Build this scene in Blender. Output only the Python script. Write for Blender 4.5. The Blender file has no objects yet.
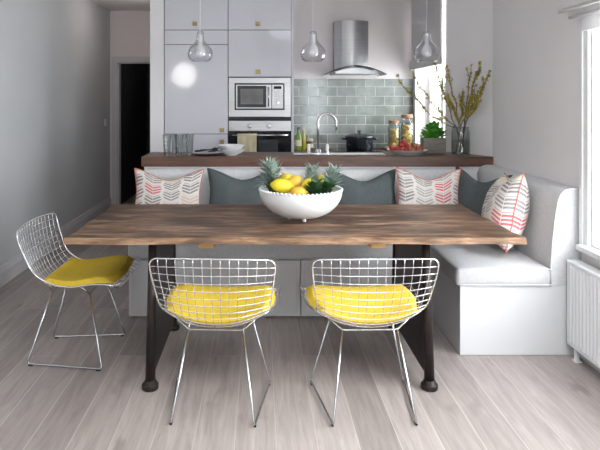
import bpy, bmesh, math, random
from mathutils import Vector, Matrix, noise
random.seed(7)
PI = math.pi
SC = bpy.context.scene
COL = SC.collection
H = 1.46

# ------------------------------------------------------------------ materials
def nt_new(name):
    m = bpy.data.materials.new(name); m.use_nodes = True
    nt = m.node_tree
    b = nt.nodes['Principled BSDF']
    return m, nt, b
def N(nt, t, **kw):
    n = nt.nodes.new(t)
    for k, v in kw.items(): setattr(n, k, v)
    return n
def mat(name, col, rough=0.5, metal=0.0, var=0.0, vscale=8.0, bump=0.0, bscale=200.0, coat=0.0, trans=0.0, ior=1.45, stretch=(1,1,1), spec=None, sheen=0):
    m, nt, b = nt_new(name)
    L = nt.links.new
    b.inputs['Base Color'].default_value = (*col, 1)
    b.inputs['Roughness'].default_value = rough
    b.inputs['Metallic'].default_value = metal
    b.inputs['Coat Weight'].default_value = coat
    b.inputs['Transmission Weight'].default_value = trans
    b.inputs['IOR'].default_value = ior
    if spec is not None: b.inputs['Specular IOR Level'].default_value = spec
    if sheen: b.inputs['Sheen Weight'].default_value = sheen
    tc = N(nt, 'ShaderNodeTexCoord'); mp = N(nt, 'ShaderNodeMapping')
    mp.inputs['Scale'].default_value = stretch
    L(tc.outputs['Object'], mp.inputs['Vector'])
    if var > 0:
        no = N(nt, 'ShaderNodeTexNoise'); no.inputs['Scale'].default_value = vscale; no.inputs['Detail'].default_value = 5
        L(mp.outputs[0], no.inputs['Vector'])
        r = N(nt, 'ShaderNodeValToRGB')
        r.color_ramp.elements[0].position = 0.3; r.color_ramp.elements[1].position = 0.7
        r.color_ramp.elements[0].color = (*[max(0, c*(1-var)) for c in col], 1)
        r.color_ramp.elements[1].color = (*[min(1, c*(1+var)) for c in col], 1)
        L(no.outputs['Fac'], r.inputs[0]); L(r.outputs[0], b.inputs['Base Color'])
    if bump > 0:
        n2 = N(nt, 'ShaderNodeTexNoise'); n2.inputs['Scale'].default_value = bscale
        L(mp.outputs[0], n2.inputs['Vector'])
        bp = N(nt, 'ShaderNodeBump'); bp.inputs['Strength'].default_value = bump; bp.inputs['Distance'].default_value = 0.002
        L(n2.outputs['Fac'], bp.inputs['Height']); L(bp.outputs[0], b.inputs['Normal'])
    return m
def thin_glass(name, tint=(1,1,1), ior=1.45, rough=0.02, boost=1.0):
    m = bpy.data.materials.new(name); m.use_nodes = True; nt = m.node_tree; nt.nodes.clear(); L = nt.links.new
    o = N(nt, 'ShaderNodeOutputMaterial'); mx = N(nt, 'ShaderNodeMixShader'); t = N(nt, 'ShaderNodeBsdfTransparent'); g = N(nt, 'ShaderNodeBsdfGlossy'); f = N(nt, 'ShaderNodeLayerWeight')
    f.inputs['Blend'].default_value = .5; t.inputs['Color'].default_value = (*tint, 1); g.inputs['Roughness'].default_value = rough
    pw = N(nt, 'ShaderNodeMath', operation='POWER'); pw.inputs[1].default_value = 3.5; L(f.outputs['Facing'], pw.inputs[0])
    mu = N(nt, 'ShaderNodeMath', operation='MULTIPLY_ADD'); mu.inputs[1].default_value = .55*boost; mu.inputs[2].default_value = .03*boost; mu.use_clamp = True
    L(pw.outputs[0], mu.inputs[0]); L(mu.outputs[0], mx.inputs[0]); L(t.outputs[0], mx.inputs[1]); L(g.outputs[0], mx.inputs[2]); L(mx.outputs[0], o.inputs[0])
    return m
def wood(name, stops, stretch, scale=3.0, rough=0.5, seam=None, bump=0.25, big=None):
    """stops: [(pos, col)]; stretch: mapping scale (small along the grain)"""
    m, nt, b = nt_new(name); L = nt.links.new
    b.inputs['Roughness'].default_value = rough
    tc = N(nt, 'ShaderNodeTexCoord'); mp = N(nt, 'ShaderNodeMapping'); mp.inputs['Scale'].default_value = stretch
    L(tc.outputs['Object'], mp.inputs['Vector'])
    n1 = N(nt, 'ShaderNodeTexNoise'); n1.inputs['Scale'].default_value = scale; n1.inputs['Detail'].default_value = 8; n1.inputs['Roughness'].default_value = 0.65; n1.inputs['Distortion'].default_value = 0.6
    L(mp.outputs[0], n1.inputs['Vector'])
    r = N(nt, 'ShaderNodeValToRGB'); cr = r.color_ramp
    while len(cr.elements) < len(stops): cr.elements.new(0.5)
    for e, (p, c) in zip(cr.elements, stops): e.position = p; e.color = (*c, 1)
    L(n1.outputs['Fac'], r.inputs[0])
    out = r.outputs[0]
    if big:
        n2 = N(nt, 'ShaderNodeTexNoise'); n2.inputs['Scale'].default_value = big[0]; n2.inputs['Detail'].default_value = 4
        mp2 = N(nt, 'ShaderNodeMapping'); mp2.inputs['Scale'].default_value = big[2]; L(tc.outputs['Object'], mp2.inputs['Vector']); L(mp2.outputs[0], n2.inputs['Vector'])
        r2 = N(nt, 'ShaderNodeValToRGB'); r2.color_ramp.elements[0].position = .42; r2.color_ramp.elements[1].position = .68
        L(n2.outputs['Fac'], r2.inputs[0])
        mx = N(nt, 'ShaderNodeMix', data_type='RGBA'); mx.inputs[7].default_value = (*big[1], 1)
        ml = N(nt, 'ShaderNodeMath', operation='MULTIPLY'); ml.inputs[1].default_value = big[3]
        L(r2.outputs[0], ml.inputs[0]); L(ml.outputs[0], mx.inputs[0]); L(out, mx.inputs[6]); out = mx.outputs[2]
    if seam:
        ax, pitch, wid, scol = seam
        sp = N(nt, 'ShaderNodeSeparateXYZ'); L(tc.outputs['Object'], sp.inputs[0])
        d = N(nt, 'ShaderNodeMath', operation='DIVIDE'); d.inputs[1].default_value = pitch
        L(sp.outputs[ax], d.inputs[0])
        fr = N(nt, 'ShaderNodeMath', operation='FRACT'); L(d.outputs[0], fr.inputs[0])
        lt = N(nt, 'ShaderNodeMath', operation='LESS_THAN'); lt.inputs[1].default_value = wid/pitch; L(fr.outputs[0], lt.inputs[0])
        ml = N(nt, 'ShaderNodeMath', operation='MULTIPLY'); ml.inputs[1].default_value = .7; L(lt.outputs[0], ml.inputs[0])
        mx = N(nt, 'ShaderNodeMix', data_type='RGBA'); mx.inputs[7].default_value = (*scol, 1)
        L(ml.outputs[0], mx.inputs[0]); L(out, mx.inputs[6]); out = mx.outputs[2]
    L(out, b.inputs['Base Color'])
    if bump:
        bp = N(nt, 'ShaderNodeBump'); bp.inputs['Strength'].default_value = bump; bp.inputs['Distance'].default_value = .003
        L(n1.outputs['Fac'], bp.inputs['Height']); L(bp.outputs[0], b.inputs['Normal'])
    return m

def floor_mat():
    m, nt, b = nt_new('whitewashed_oak_planks'); L = nt.links.new
    b.inputs['Roughness'].default_value = 0.42
    tc = N(nt, 'ShaderNodeTexCoord'); sp = N(nt, 'ShaderNodeSeparateXYZ'); L(tc.outputs['Object'], sp.inputs[0])
    ad = N(nt, 'ShaderNodeMath', operation='ADD'); ad.inputs[1].default_value = 0.64 + 0.176*40; L(sp.outputs[0], ad.inputs[0])
    cb = N(nt, 'ShaderNodeCombineXYZ'); L(sp.outputs[1], cb.inputs[0]); L(ad.outputs[0], cb.inputs[1])
    br = N(nt, 'ShaderNodeTexBrick'); br.offset = 0.37; br.offset_frequency = 3; br.squash = 1
    br.inputs['Scale'].default_value = 1; br.inputs['Brick Width'].default_value = 2.1; br.inputs['Row Height'].default_value = 0.176
    br.inputs['Mortar Size'].default_value = 0.0022; br.inputs['Mortar Smooth'].default_value = 0.2
    br.inputs['Color1'].default_value = (0.0, 0.0, 0.0, 1); br.inputs['Color2'].default_value = (1, 1, 1, 1); br.inputs['Mortar'].default_value = (.5, .5, .5, 1)
    L(cb.outputs[0], br.inputs['Vector'])
    # grain
    mp = N(nt, 'ShaderNodeMapping'); mp.inputs['Scale'].default_value = (14, 1.1, 1); L(tc.outputs['Object'], mp.inputs['Vector'])
    va = N(nt, 'ShaderNodeVectorMath', operation='MULTIPLY_ADD'); va.inputs[1].default_value = (9, 9, 9)
    L(br.outputs['Color'], va.inputs[0]); L(mp.outputs[0], va.inputs[2])
    n1 = N(nt, 'ShaderNodeTexNoise'); n1.inputs['Scale'].default_value = 2.2; n1.inputs['Detail'].default_value = 8; n1.inputs['Roughness'].default_value = .62; n1.inputs['Distortion'].default_value = .8
    L(va.outputs[0], n1.inputs['Vector'])
    r1 = N(nt, 'ShaderNodeValToRGB'); r1.color_ramp.elements[0].position = .28; r1.color_ramp.elements[1].position = .72
    r1.color_ramp.elements[0].color = (.28, .238, .222, 1); r1.color_ramp.elements[1].color = (.45, .398, .378, 1)
    L(n1.outputs['Fac'], r1.inputs[0])
    # plank tone
    mx = N(nt, 'ShaderNodeMix', data_type='RGBA', blend_type='MULTIPLY'); mx.inputs[0].default_value = 1
    r2 = N(nt, 'ShaderNodeValToRGB'); r2.color_ramp.elements[0].color = (.75, .735, .73, 1); r2.color_ramp.elements[1].color = (1.13, 1.12, 1.11, 1)
    L(br.outputs['Color'], r2.inputs[0]); L(r1.outputs[0], mx.inputs[6]); L(r2.outputs[0], mx.inputs[7])
    # knots and smudges
    mp3 = N(nt, 'ShaderNodeMapping'); mp3.inputs['Scale'].default_value = (5.5, 2.6, 1); L(tc.outputs['Object'], mp3.inputs['Vector'])
    n3 = N(nt, 'ShaderNodeTexNoise'); n3.inputs['Scale'].default_value = 1.3; n3.inputs['Detail'].default_value = 2.5; L(mp3.outputs[0], n3.inputs['Vector'])
    r3 = N(nt, 'ShaderNodeValToRGB'); r3.color_ramp.elements[0].position = .62; r3.color_ramp.elements[1].position = .74
    r3.color_ramp.elements[0].color = (0, 0, 0, 1); r3.color_ramp.elements[1].color = (.55, .55, .55, 1); L(n3.outputs['Fac'], r3.inputs[0])
    mk = N(nt, 'ShaderNodeMix', data_type='RGBA'); mk.inputs[7].default_value = (.20, .16, .14, 1)
    L(r3.outputs[0], mk.inputs[0]); L(mx.outputs[2], mk.inputs[6])
    # pale joints
    mj = N(nt, 'ShaderNodeMix', data_type='RGBA'); mj.inputs[7].default_value = (.62, .57, .54, 1)
    mm = N(nt, 'ShaderNodeMath', operation='MULTIPLY'); mm.inputs[1].default_value = .6; L(br.outputs['Fac'], mm.inputs[0])
    L(mm.outputs[0], mj.inputs[0]); L(mk.outputs[2], mj.inputs[6]); L(mj.outputs[2], b.inputs['Base Color'])
    bp = N(nt, 'ShaderNodeBump'); bp.inputs['Strength'].default_value = .08; L(n1.outputs['Fac'], bp.inputs['Height']); L(bp.outputs[0], b.inputs['Normal'])
    return m

def tile_mat():
    m, nt, b = nt_new('sage_grey_metro_tiles'); L = nt.links.new
    b.inputs['Roughness'].default_value = 0.12
    tc = N(nt, 'ShaderNodeTexCoord'); sp = N(nt, 'ShaderNodeSeparateXYZ'); L(tc.outputs['Object'], sp.inputs[0])
    cb = N(nt, 'ShaderNodeCombineXYZ'); L(sp.outputs[0], cb.inputs[0]); L(sp.outputs[2], cb.inputs[1])
    br = N(nt, 'ShaderNodeTexBrick'); br.offset = .5
    br.inputs['Scale'].default_value = 1; br.inputs['Brick Width'].default_value = .202; br.inputs['Row Height'].default_value = .1
    br.inputs['Mortar Size'].default_value = .0035; br.inputs['Mortar Smooth'].default_value = .3
    br.inputs['Color1'].default_value = (.225, .25, .228, 1); br.inputs['Color2'].default_value = (.285, .31, .288, 1); br.inputs['Mortar'].default_value = (.60, .62, .60, 1)
    L(cb.outputs[0], br.inputs['Vector'])
    no = N(nt, 'ShaderNodeTexNoise'); no.inputs['Scale'].default_value = 14; L(tc.outputs['Object'], no.inputs['Vector'])
    mx = N(nt, 'ShaderNodeMix', data_type='RGBA', blend_type='OVERLAY'); mx.inputs[0].default_value = .35
    L(br.outputs['Color'], mx.inputs[6]); L(no.outputs['Fac'], mx.inputs[7]); L(mx.outputs[2], b.inputs['Base Color'])
    iv = N(nt, 'ShaderNodeMath', operation='SUBTRACT'); iv.inputs[0].default_value = 1; L(br.outputs['Fac'], iv.inputs[1])
    sm = N(nt, 'ShaderNodeMath', operation='MULTIPLY_ADD'); sm.inputs[1].default_value = .35; L(no.outputs['Fac'], sm.inputs[0]); L(iv.outputs[0], sm.inputs[2])
    bp = N(nt, 'ShaderNodeBump'); bp.inputs['Strength'].default_value = .5; bp.inputs['Distance'].default_value = .004
    L(sm.outputs[0], bp.inputs['Height']); L(bp.outputs[0], b.inputs['Normal'])
    return m

def pattern_mat(name, seed):
    """off-white cloth printed with nested chevrons; works on the cushion's own UV in metres"""
    m, nt, b = nt_new(name); L = nt.links.new
    b.inputs['Roughness'].default_value = .9
    uv = N(nt, 'ShaderNodeUVMap'); sp = N(nt, 'ShaderNodeSeparateXYZ'); L(uv.outputs[0], sp.inputs[0])
    def M(op, a, bb=None, c=None):
        n = N(nt, 'ShaderNodeMath', operation=op)
        for i, v in enumerate((a, bb, c)):
            if v is None: continue
            if isinstance(v, (int, float)): n.inputs[i].default_value = v
            else: L(v, n.inputs[i])
        return n.outputs[0]
    a, bq = .15, .102
    xx = M('DIVIDE', M('ADD', sp.outputs[0], 1.5 + .04*seed), a)
    i = M('FLOOR', xx); lx = M('ABSOLUTE', M('SUBTRACT', M('FRACT', xx), .5))
    z = M('ADD', sp.outputs[1], 1 + .03*seed)
    s = M('ADD', M('SUBTRACT', z, M('MULTIPLY', lx, a*.46)), M('MULTIPLY', M('MODULO', i, 2.0), bq/2))
    q = M('DIVIDE', s, bq); r = M('FLOOR', q); fq = M('FRACT', q)
    st = M('LESS_THAN', M('FRACT', M('MULTIPLY', fq, 4.0)), .56)
    g = M('LESS_THAN', fq, .79); e = M('LESS_THAN', lx, M('SUBTRACT', .47, M('MULTIPLY', M('ABSOLUTE', M('SUBTRACT', fq, .35)), .22))); cgap = M('GREATER_THAN', lx, .012)
    mask = M('MULTIPLY', M('MULTIPLY', st, g), M('MULTIPLY', e, cgap))
    cb = N(nt, 'ShaderNodeCombineXYZ'); L(i, cb.inputs[0]); L(r, cb.inputs[1]); cb.inputs[2].default_value = seed*3.7
    wn = N(nt, 'ShaderNodeTexWhiteNoise', noise_dimensions='3D'); L(cb.outputs[0], wn.inputs[0])
    rp = N(nt, 'ShaderNodeValToRGB'); cr = rp.color_ramp; cr.interpolation = 'CONSTANT'
    cols = [(0, (.20, .17, .17)), (.20, (.38, .33, .32)), (.36, (.62, .07, .09)), (.56, (.80, .66, .38)), (.70, (.26, .22, .22)), (.86, (.64, .44, .38))]
    while len(cr.elements) < len(cols): cr.elements.new(.5)
    for el, (p, c) in zip(cr.elements, cols): el.position = p; el.color = (*c, 1)
    L(wn.outputs['Value'], rp.inputs[0])
    mx = N(nt, 'ShaderNodeMix', data_type='RGBA'); mx.inputs[6].default_value = (.70, .66, .62, 1)
    L(M('MULTIPLY', mask, .85), mx.inputs[0]); L(rp.outputs[0], mx.inputs[7]); L(mx.outputs[2], b.inputs['Base Color'])
    return m

M_floor = floor_mat(); M_tile = tile_mat()
M_wall = mat('warm_grey_wall_paint', (.80, .775, .78), .7, var=.02, vscale=2, spec=.25)
M_wall_l = mat('blue_grey_wall_paint', (.565, .575, .58), .6, var=.03, vscale=1.5, spec=.25)
M_wall_k = mat('kitchen_wall_paint', (.80, .75, .745), .7, var=.02, vscale=2)
M_ceil = mat('ceiling_paint', (.80, .79, .78), .8, var=.01)
M_trim = mat('white_gloss_paint', (.80, .80, .80), .3, var=.015)
M_trim_grey = mat('grey_skirting_paint', (.60, .59, .60), .4, var=.02)
M_dark = mat('unlit_passage_dark', (.035, .037, .036), .8, var=.2)  # near-black colour paints in the darkness of the unlit passage
M_cab = mat('gloss_grey_lacquer', (.61, .60, .65), .07, var=.01, coat=.3)
M_gap = mat('shadow_gap_grey', (.10, .10, .105), .6, var=.1)
M_bench = mat('white_bench_paint', (.68, .68, .69), .4, var=.012)
M_fabric = mat('light_grey_linen', (.60, .595, .605), .95, var=.07, vscale=60, bump=.6, bscale=420)
M_fabric_in = mat('light_grey_linen_piping', (.66, .66, .67), .95, var=.05, vscale=60)
M_steel = mat('brushed_steel', (.46, .46, .47), .36, 1, var=.06, vscale=3, stretch=(1, 1, 30))
M_chrome = mat('chrome', (.52, .53, .55), .2, 1, var=.01)
M_wire = mat('chrome_wire', (.80, .80, .82), .22, .9, var=.01)
M_brass = mat('satin_brass', (.34, .27, .12), .35, 1, var=.05)
M_black = mat('black_glass', (.010, .011, .014), .06, var=.1)
M_blackmat = mat('black_plastic', (.015, .015, .016), .5, var=.1)
M_yellow = mat('mustard_yellow_felt', (.70, .48, .035), .95, var=.06, vscale=40, bump=.4, bscale=350)
M_iron = mat('dark_bronze_iron', (.030, .022, .020), .42, .5, var=.3, vscale=12)
M_table = wood('reclaimed_table_wood', [(.31, (.030, .016, .010)), (.44, (.115, .060, .034)), (.56, (.245, .145, .090)), (.74, (.46, .32, .21))], (1.5, 7, 7), 2.6, .42, seam=(1, .2453, .005, (.025, .015, .01)), big=(3.2, (.038, .021, .014), (1.0, 2.6, 1), .9), bump=.5)
M_table.node_tree.nodes['Principled BSDF'].inputs['Specular IOR Level'].default_value = .22
M_tedge = wood('reclaimed_edge_wood', [(.30, (.09, .045, .025)), (.48, (.27, .15, .08)), (.70, (.46, .29, .17))], (3, 9, 26), 2.4, .6, big=(4, (.06, .033, .02), (1.3, 3, 6), .7))
M_batten = wood('pale_batten_wood', [(.3, (.33, .19, .07)), (.7, (.50, .31, .13))], (2, 9, 9), 3, .6)
M_bar = wood('walnut_worktop', [(.28, (.045, .020, .013)), (.5, (.10, .046, .029)), (.74, (.175, .085, .055))], (1.2, 8, 10), 2.6, .42)
M_slate = mat('slate_grey_cloth', (.085, .100, .104), .95, var=.08, vscale=50, bump=.5, bscale=400)
M_pink = mat('coral_piping', (.62, .20, .17), .85, var=.05)
M_greypip = mat('slate_piping', (.085, .105, .11), .9, var=.05)
M_bowl = mat('white_glazed_ceramic', (.78, .79, .79), .28, var=.012)
M_lemon = mat('lemon_peel', (.80, .60, .03), .45, var=.08, vscale=20, bump=.3, bscale=90)
M_lemon2 = mat('ripe_lemon_peel', (.78, .47, .06), .45, var=.10, vscale=20, bump=.3, bscale=90)
M_leafgrey = mat('grey_green_leaf', (.31, .40, .35), .5, var=.5, vscale=25)
M_leafdk = mat('dark_green_leaf', (.05, .125, .045), .55, var=.4, vscale=25)
M_basil = mat('basil_leaf', (.11, .42, .05), .45, var=.4, vscale=22)
M_bark = mat('twig_bark', (.16, .10, .055), .8, var=.3, vscale=30)
M_blossom = mat('yellow_blossom', (.52, .42, .07), .7, var=.3, vscale=40)
M_planter = wood('grey_weathered_box', [(.3, (.13, .115, .10)), (.7, (.28, .25, .22))], (3, 3, 14), 4, .8)
M_glass = thin_glass('clear_glass', (.84, .86, .86), 1.5, .02, 1.6)
M_pglass = thin_glass('pendant_glass', (.97, .97, .98), 1.5, .05, 2.2)
M_win = thin_glass('window_pane', (.98, .99, .99), 1.3, .01, .6)
M_hglass = thin_glass('smoked_hood_glass', (.35, .42, .42), 1.5, .03, 1.5)
M_bulb = mat('frosted_bulb_glass', (.85, .85, .85), .35, var=.01)
M_red = mat('red_fruit_skin', (.42, .030, .022), .35, var=.3, vscale=30)
M_redbrown = mat('russet_fruit_skin', (.36, .11, .06), .45, var=.3, vscale=30)
M_towel = mat('beige_tea_towel', (.56, .49, .33), .95, var=.06, vscale=30, bump=.5)
M_pasta = mat('yellow_preserve', (.72, .50, .12), .5, var=.35, vscale=45)
M_cork = mat('cork_lid', (.30, .17, .10), .8, var=.2, vscale=60)
M_board = wood('pale_board', [(.3, (.48, .30, .22)), (.7, (.62, .43, .32))], (1.5, 8, 8), 3, .6)
M_oil = mat('green_oil_bottle', (.12, .20, .02), .12, var=.1, coat=.5)
M_oily = mat('golden_oil_bottle', (.42, .36, .02), .12, var=.1, coat=.5)
M_blue = mat('blue_cap', (.03, .06, .14), .4, var=.1)
M_label = mat('paper_label', (.58, .52, .36), .7, var=.1)
M_pot = mat('black_enamel', (.012, .016, .022), .18, var=.1, coat=.3)
M_rad = mat('white_radiator_enamel', (.80, .81, .82), .3, var=.01)
M_blind = mat('blind_linen', (.78, .77, .78), .95, var=.05, vscale=50, bump=.4)
M_blindk = mat('thick_grey_blind_cloth', (.62, .60, .60), .95, var=.04, vscale=50, bump=.3)
M_blindw = mat('blind_linen_hem', (.86, .86, .87), .95, var=.03, vscale=50)
for m_ in (M_blind, M_blindw):
    nt_ = m_.node_tree; o_ = nt_.nodes['Material Output']; p_ = nt_.nodes['Principled BSDF']
    tr_ = nt_.nodes.new('ShaderNodeBsdfTranslucent'); tr_.inputs['Color'].default_value = (.80, .79, .79, 1); mx_ = nt_.nodes.new('ShaderNodeMixShader'); mx_.inputs[0].default_value = .22
    nt_.links.new(p_.outputs[0], mx_.inputs[1]); nt_.links.new(tr_.outputs[0], mx_.inputs[2]); nt_.links.new(mx_.outputs[0], o_.inputs[0])
M_water = thin_glass('vase_water', (.90, .93, .88), 1.33, .01, 1.0)
M_screen = mat('microwave_window', (.05, .055, .058), .08, var=.2, vscale=4)
M_paper = mat('white_shade', (.85, .85, .85), .8, var=.01)

# ------------------------------------------------------------------ helpers
ORG = {}
def link(o): COL.objects.link(o); return o
def thing(name, label, cat, loc=(0, 0, 0), group=None):
    o = link(bpy.data.objects.new(name, None)); o.location = loc; o.empty_display_size = .1
    o['label'] = label; o['category'] = cat
    if group: o['group'] = group
    ORG[o] = Vector(loc); return o
def obj(name, bm, m, parent=None, smooth=False, origin=None, label=None, split=35):
    """world-space bmesh -> ONE mesh object; origin at thing base / parent"""
    bmesh.ops.recalc_face_normals(bm, faces=bm.faces) if not getattr(bm, 'keep', False) else None
    if parent is not None: org = ORG[parent]
    elif origin is not None: org = Vector(origin)
    else:
        xs = [v.co for v in bm.verts]
        org = Vector(((min(c.x for c in xs)+max(c.x for c in xs))/2, (min(c.y for c in xs)+max(c.y for c in xs))/2, min(c.z for c in xs)))
    bmesh.ops.translate(bm, verts=bm.verts, vec=-org)
    me = bpy.data.meshes.new(name)
    if smooth:
        for f in bm.faces: f.smooth = True
        ang = math.radians(split)
        for e in bm.edges:
            if len(e.link_faces) == 2 and e.calc_face_angle(0) > ang: e.smooth = False
    bm.to_mesh(me); bm.free()
    for mm in (m if isinstance(m, (list, tuple)) else [m]): me.materials.append(mm)
    o = link(bpy.data.objects.new(name, me))
    if parent is not None: o.parent = parent
    else: o.location = org
    ORG[o] = org
    if label: o['label'] = label
    return o
def tag(o, label, cat, group=None, kind=None):
    o['label'] = label; o['category'] = cat
    if group: o['group'] = group
    if kind: o['kind'] = kind
    return o
def struct(name, bm, m, parent=None, smooth=False):
    o = obj(name, bm, m, parent, smooth, origin=(0, 0, 0) if parent is None else None)
    if parent is None: o['kind'] = 'structure'
    return o
def B(): return bmesh.new()
def box(bm, x0, x1, y0, y1, z0, z1, bev=0, seg=2, mi=0):
    t = bmesh.new()
    r = bmesh.ops.create_cube(t, size=1)
    for v in t.verts: v.co = Vector((x0+(v.co.x+.5)*(x1-x0), y0+(v.co.y+.5)*(y1-y0), z0+(v.co.z+.5)*(z1-z0)))
    if bev: bmesh.ops.bevel(t, geom=list(t.edges), offset=bev, segments=seg, profile=.5, affect='EDGES')
    merge(bm, t, mi); return bm
def merge(bm, t, mi=0, mtx=None):
    mp = {v: bm.verts.new(mtx @ v.co if mtx else v.co) for v in t.verts}
    for f in t.faces:
        try: nf = bm.faces.new([mp[v] for v in f.verts]); nf.material_index = mi; nf.smooth = f.smooth
        except ValueError: pass
    t.free()
def tube(bm, pts, r, seg=8, closed=False, cap=True, mi=0):
    pts = [Vector(p) for p in pts]; n = len(pts); rs = r if isinstance(r, (list, tuple)) else [r]*n
    rings = []; up = None
    for i, p in enumerate(pts):
        if closed: t = pts[(i+1) % n] - pts[i-1]
        else: t = pts[min(i+1, n-1)] - pts[max(i-1, 0)]
        if t.length < 1e-9: t = Vector((0, 0, 1))
        t.normalize()
        if up is None:
            up = Vector((0, 0, 1)) if abs(t.z) < .9 else Vector((1, 0, 0))
        a = (up - t*up.dot(t)); a.normalize(); b = t.cross(a); up = a
        rings.append([bm.verts.new(p + (a*math.cos(2*PI*k/seg) + b*math.sin(2*PI*k/seg))*rs[i]) for k in range(seg)])
    m = n if closed else n-1
    for i in range(m):
        A, C = rings[i], rings[(i+1) % n]
        for k in range(seg):
            f = bm.faces.new((A[k], A[(k+1) % seg], C[(k+1) % seg], C[k])); f.material_index = mi; f.smooth = True
    if cap and not closed:
        bm.faces.new(rings[0][::-1]).material_index = mi; bm.faces.new(rings[-1]).material_index = mi
    return bm
def lathe(bm, prof, cx=0, cy=0, seg=32, mi=0, sx=1, sy=1):
    """prof [(r,z)...] ; r=0 closes"""
    rings = []
    for r, z in prof:
        if r < 1e-6: rings.append([bm.verts.new((cx, cy, z))])
        else: rings.append([bm.verts.new((cx+r*sx*math.cos(2*PI*k/seg), cy+r*sy*math.sin(2*PI*k/seg), z)) for k in range(seg)])
    for A, C in zip(rings, rings[1:]):
        for k in range(seg):
            k2 = (k+1) % seg
            if len(A) == 1 and len(C) == 1: continue
            vs = (A[0], C[k2], C[k]) if len(A) == 1 else ((A[k], A[k2], C[0]) if len(C) == 1 else (A[k], A[k2], C[k2], C[k]))
            f = bm.faces.new(vs); f.material_index = mi; f.smooth = True
    return bm
def prism(bm, poly, axis, a, b, mi=0):
    """extrude polygon of 2 coords along axis ('x','y','z') from a to b"""
    def P(u, v, w): return {'x': (w, u, v), 'y': (u, w, v), 'z': (u, v, w)}[axis]
    A = [bm.verts.new(P(u, v, a)) for u, v in poly]; C = [bm.verts.new(P(u, v, b)) for u, v in poly]
    bm.faces.new(A).material_index = mi; bm.faces.new(C[::-1]).material_index = mi
    for i in range(len(poly)):
        j = (i+1) % len(poly); bm.faces.new((A[i], C[i], C[j], A[j])).material_index = mi
    return bm
def dup(o, loc=None, rotz=None, label=None, group=None):
    def cp(s, par):
        c = link(s.copy())
        if par is not None: c.parent = par
        for ch in KIDS.get(s, []): cp(ch, c)
        return c
    r = cp(o, None)
    if loc is not None: r.location = loc
    if rotz is not None: r.rotation_euler = (0, 0, rotz)
    if label: r['label'] = label
    if group: r['group'] = group
    return r
KIDS = {}
def kids(o):
    KIDS[o] = list(o.children)
    for c in o.children: kids(c)
def rounded(pts, n=6, rad=.05):
    """round the corners of an open polyline"""
    pts = [Vector(p) for p in pts]; out = [pts[0]]
    for i in range(1, len(pts)-1):
        a, b, c = pts[i-1], pts[i], pts[i+1]
        r = min(rad, (a-b).length*.45, (c-b).length*.45)
        p0 = b+(a-b).normalized()*r; p1 = b+(c-b).normalized()*r
        for k in range(n+1):
            t = k/n; out.append(p0*(1-t)**2 + b*2*t*(1-t) + p1*t*t)
    out.append(pts[-1]); return out

# ------------------------------------------------------------------ the room
Y0, YF = -2.2, 8.15
XR, XL, XK = 1.83, -2.05, 1.617
b = B(); box(b, -2.3, 2.2, Y0-.1, 10.4, -.08, 0); struct('floor', b, M_floor)
b = B(); sx0, sx1, sy0, sy1 = .1, 1.5, -.6, 1.2
box(b, -2.3, 2.2, Y0-.1, sy0, 2.67, 2.87); box(b, -2.3, 2.2, sy1, 10.4, 2.67, 2.87); box(b, -2.3, sx0, sy0, sy1, 2.67, 2.87); box(b, sx1, 2.2, sy0, sy1, 2.67, 2.87); struct('ceiling', b, M_ceil)
b = B()
for x in (sx0, (sx0+sx1)/2-.02, sx1-.04): box(b, x, x+.04, sy0, sy1, 2.80, 2.86)
for y in (sy0, sy1-.04): box(b, sx0, sx1, y, y+.04, 2.80, 2.86)
w4 = struct('window_added_roof', b, M_trim)  # added rooflight, out of view, to bring daylight in from above
b = B(); box(b, sx0+.03, sx1-.03, sy0+.03, sy1-.03, 2.83, 2.836); obj('pane', b, M_win, w4)
b = B(); box(b, XL-.12, XL, Y0, YF+.1, 0, 2.67); struct('wall_left', b, M_wall_l)
# right wall with the dining window opening
wy0, wy1, wz0, wz1 = 1.25, 3.33, .66, 2.15
b = B()
box(b, XR, XR+.25, Y0, wy0, 0, 2.67); prism(b, [(XR, wy1), (XR, 4.74), (XK+.0005, 5.219), (XR+.25, 5.219), (XR+.25, wy1)], 'z', 0, 2.67)
box(b, XR, XR+.25, wy0, wy1, 0, wz0); box(b, XR, XR+.25, wy0, wy1, wz1, 2.67)
struct('wall_right', b, M_wall)
ky0, ky1, kz0, kz1 = 5.27, 6.24, 1.02, 2.42
b = B()
box(b, XK, XR+.25, 5.22, ky0, 0, 2.67); box(b, XK, XR+.25, ky1, 6.5, 0, 2.67)
box(b, XK, XR+.25, ky0, ky1, 0, kz0); box(b, XK, XR+.25, ky0, ky1, kz1, 2.67)
struct('wall_kitchen_right', b, M_wall_k)
b = B(); box(b, -.93, XK, 6.38, 6.5, 0, 2.67); struct('wall_back', b, M_wall_k)
b = B(); box(b, .316, XK-.001, 6.37, 6.38, .95, 1.683); struct('wall_tiled_splashback', b, M_tile)
b = B(); box(b, -1.057, -.926, 5.72, YF+.1, 0, 2.67); struct('wall_hall_right', b, M_wall)
b = B()
box(b, XL, -1.943, YF, YF+.1, 0, 2.67); box(b, -1.15, -1.057, YF, YF+.1, 0, 2.67); box(b, -1.943, -1.15, YF, YF+.1, 1.976, 2.67)
struct('wall_far', b, M_wall_k)
b = B()
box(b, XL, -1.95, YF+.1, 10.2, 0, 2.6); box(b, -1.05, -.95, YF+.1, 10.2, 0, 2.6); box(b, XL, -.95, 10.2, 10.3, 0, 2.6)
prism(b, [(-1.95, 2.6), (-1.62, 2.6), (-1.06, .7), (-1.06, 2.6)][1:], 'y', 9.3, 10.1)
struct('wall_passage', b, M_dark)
b = B()
box(b, -2.02, -1.943, YF-.02, YF, 0, 1.976); box(b, -1.15, -1.075, YF-.02, YF, 0, 1.976); box(b, -2.02, -1.075, YF-.02, YF, 1.976, 2.05)
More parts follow.
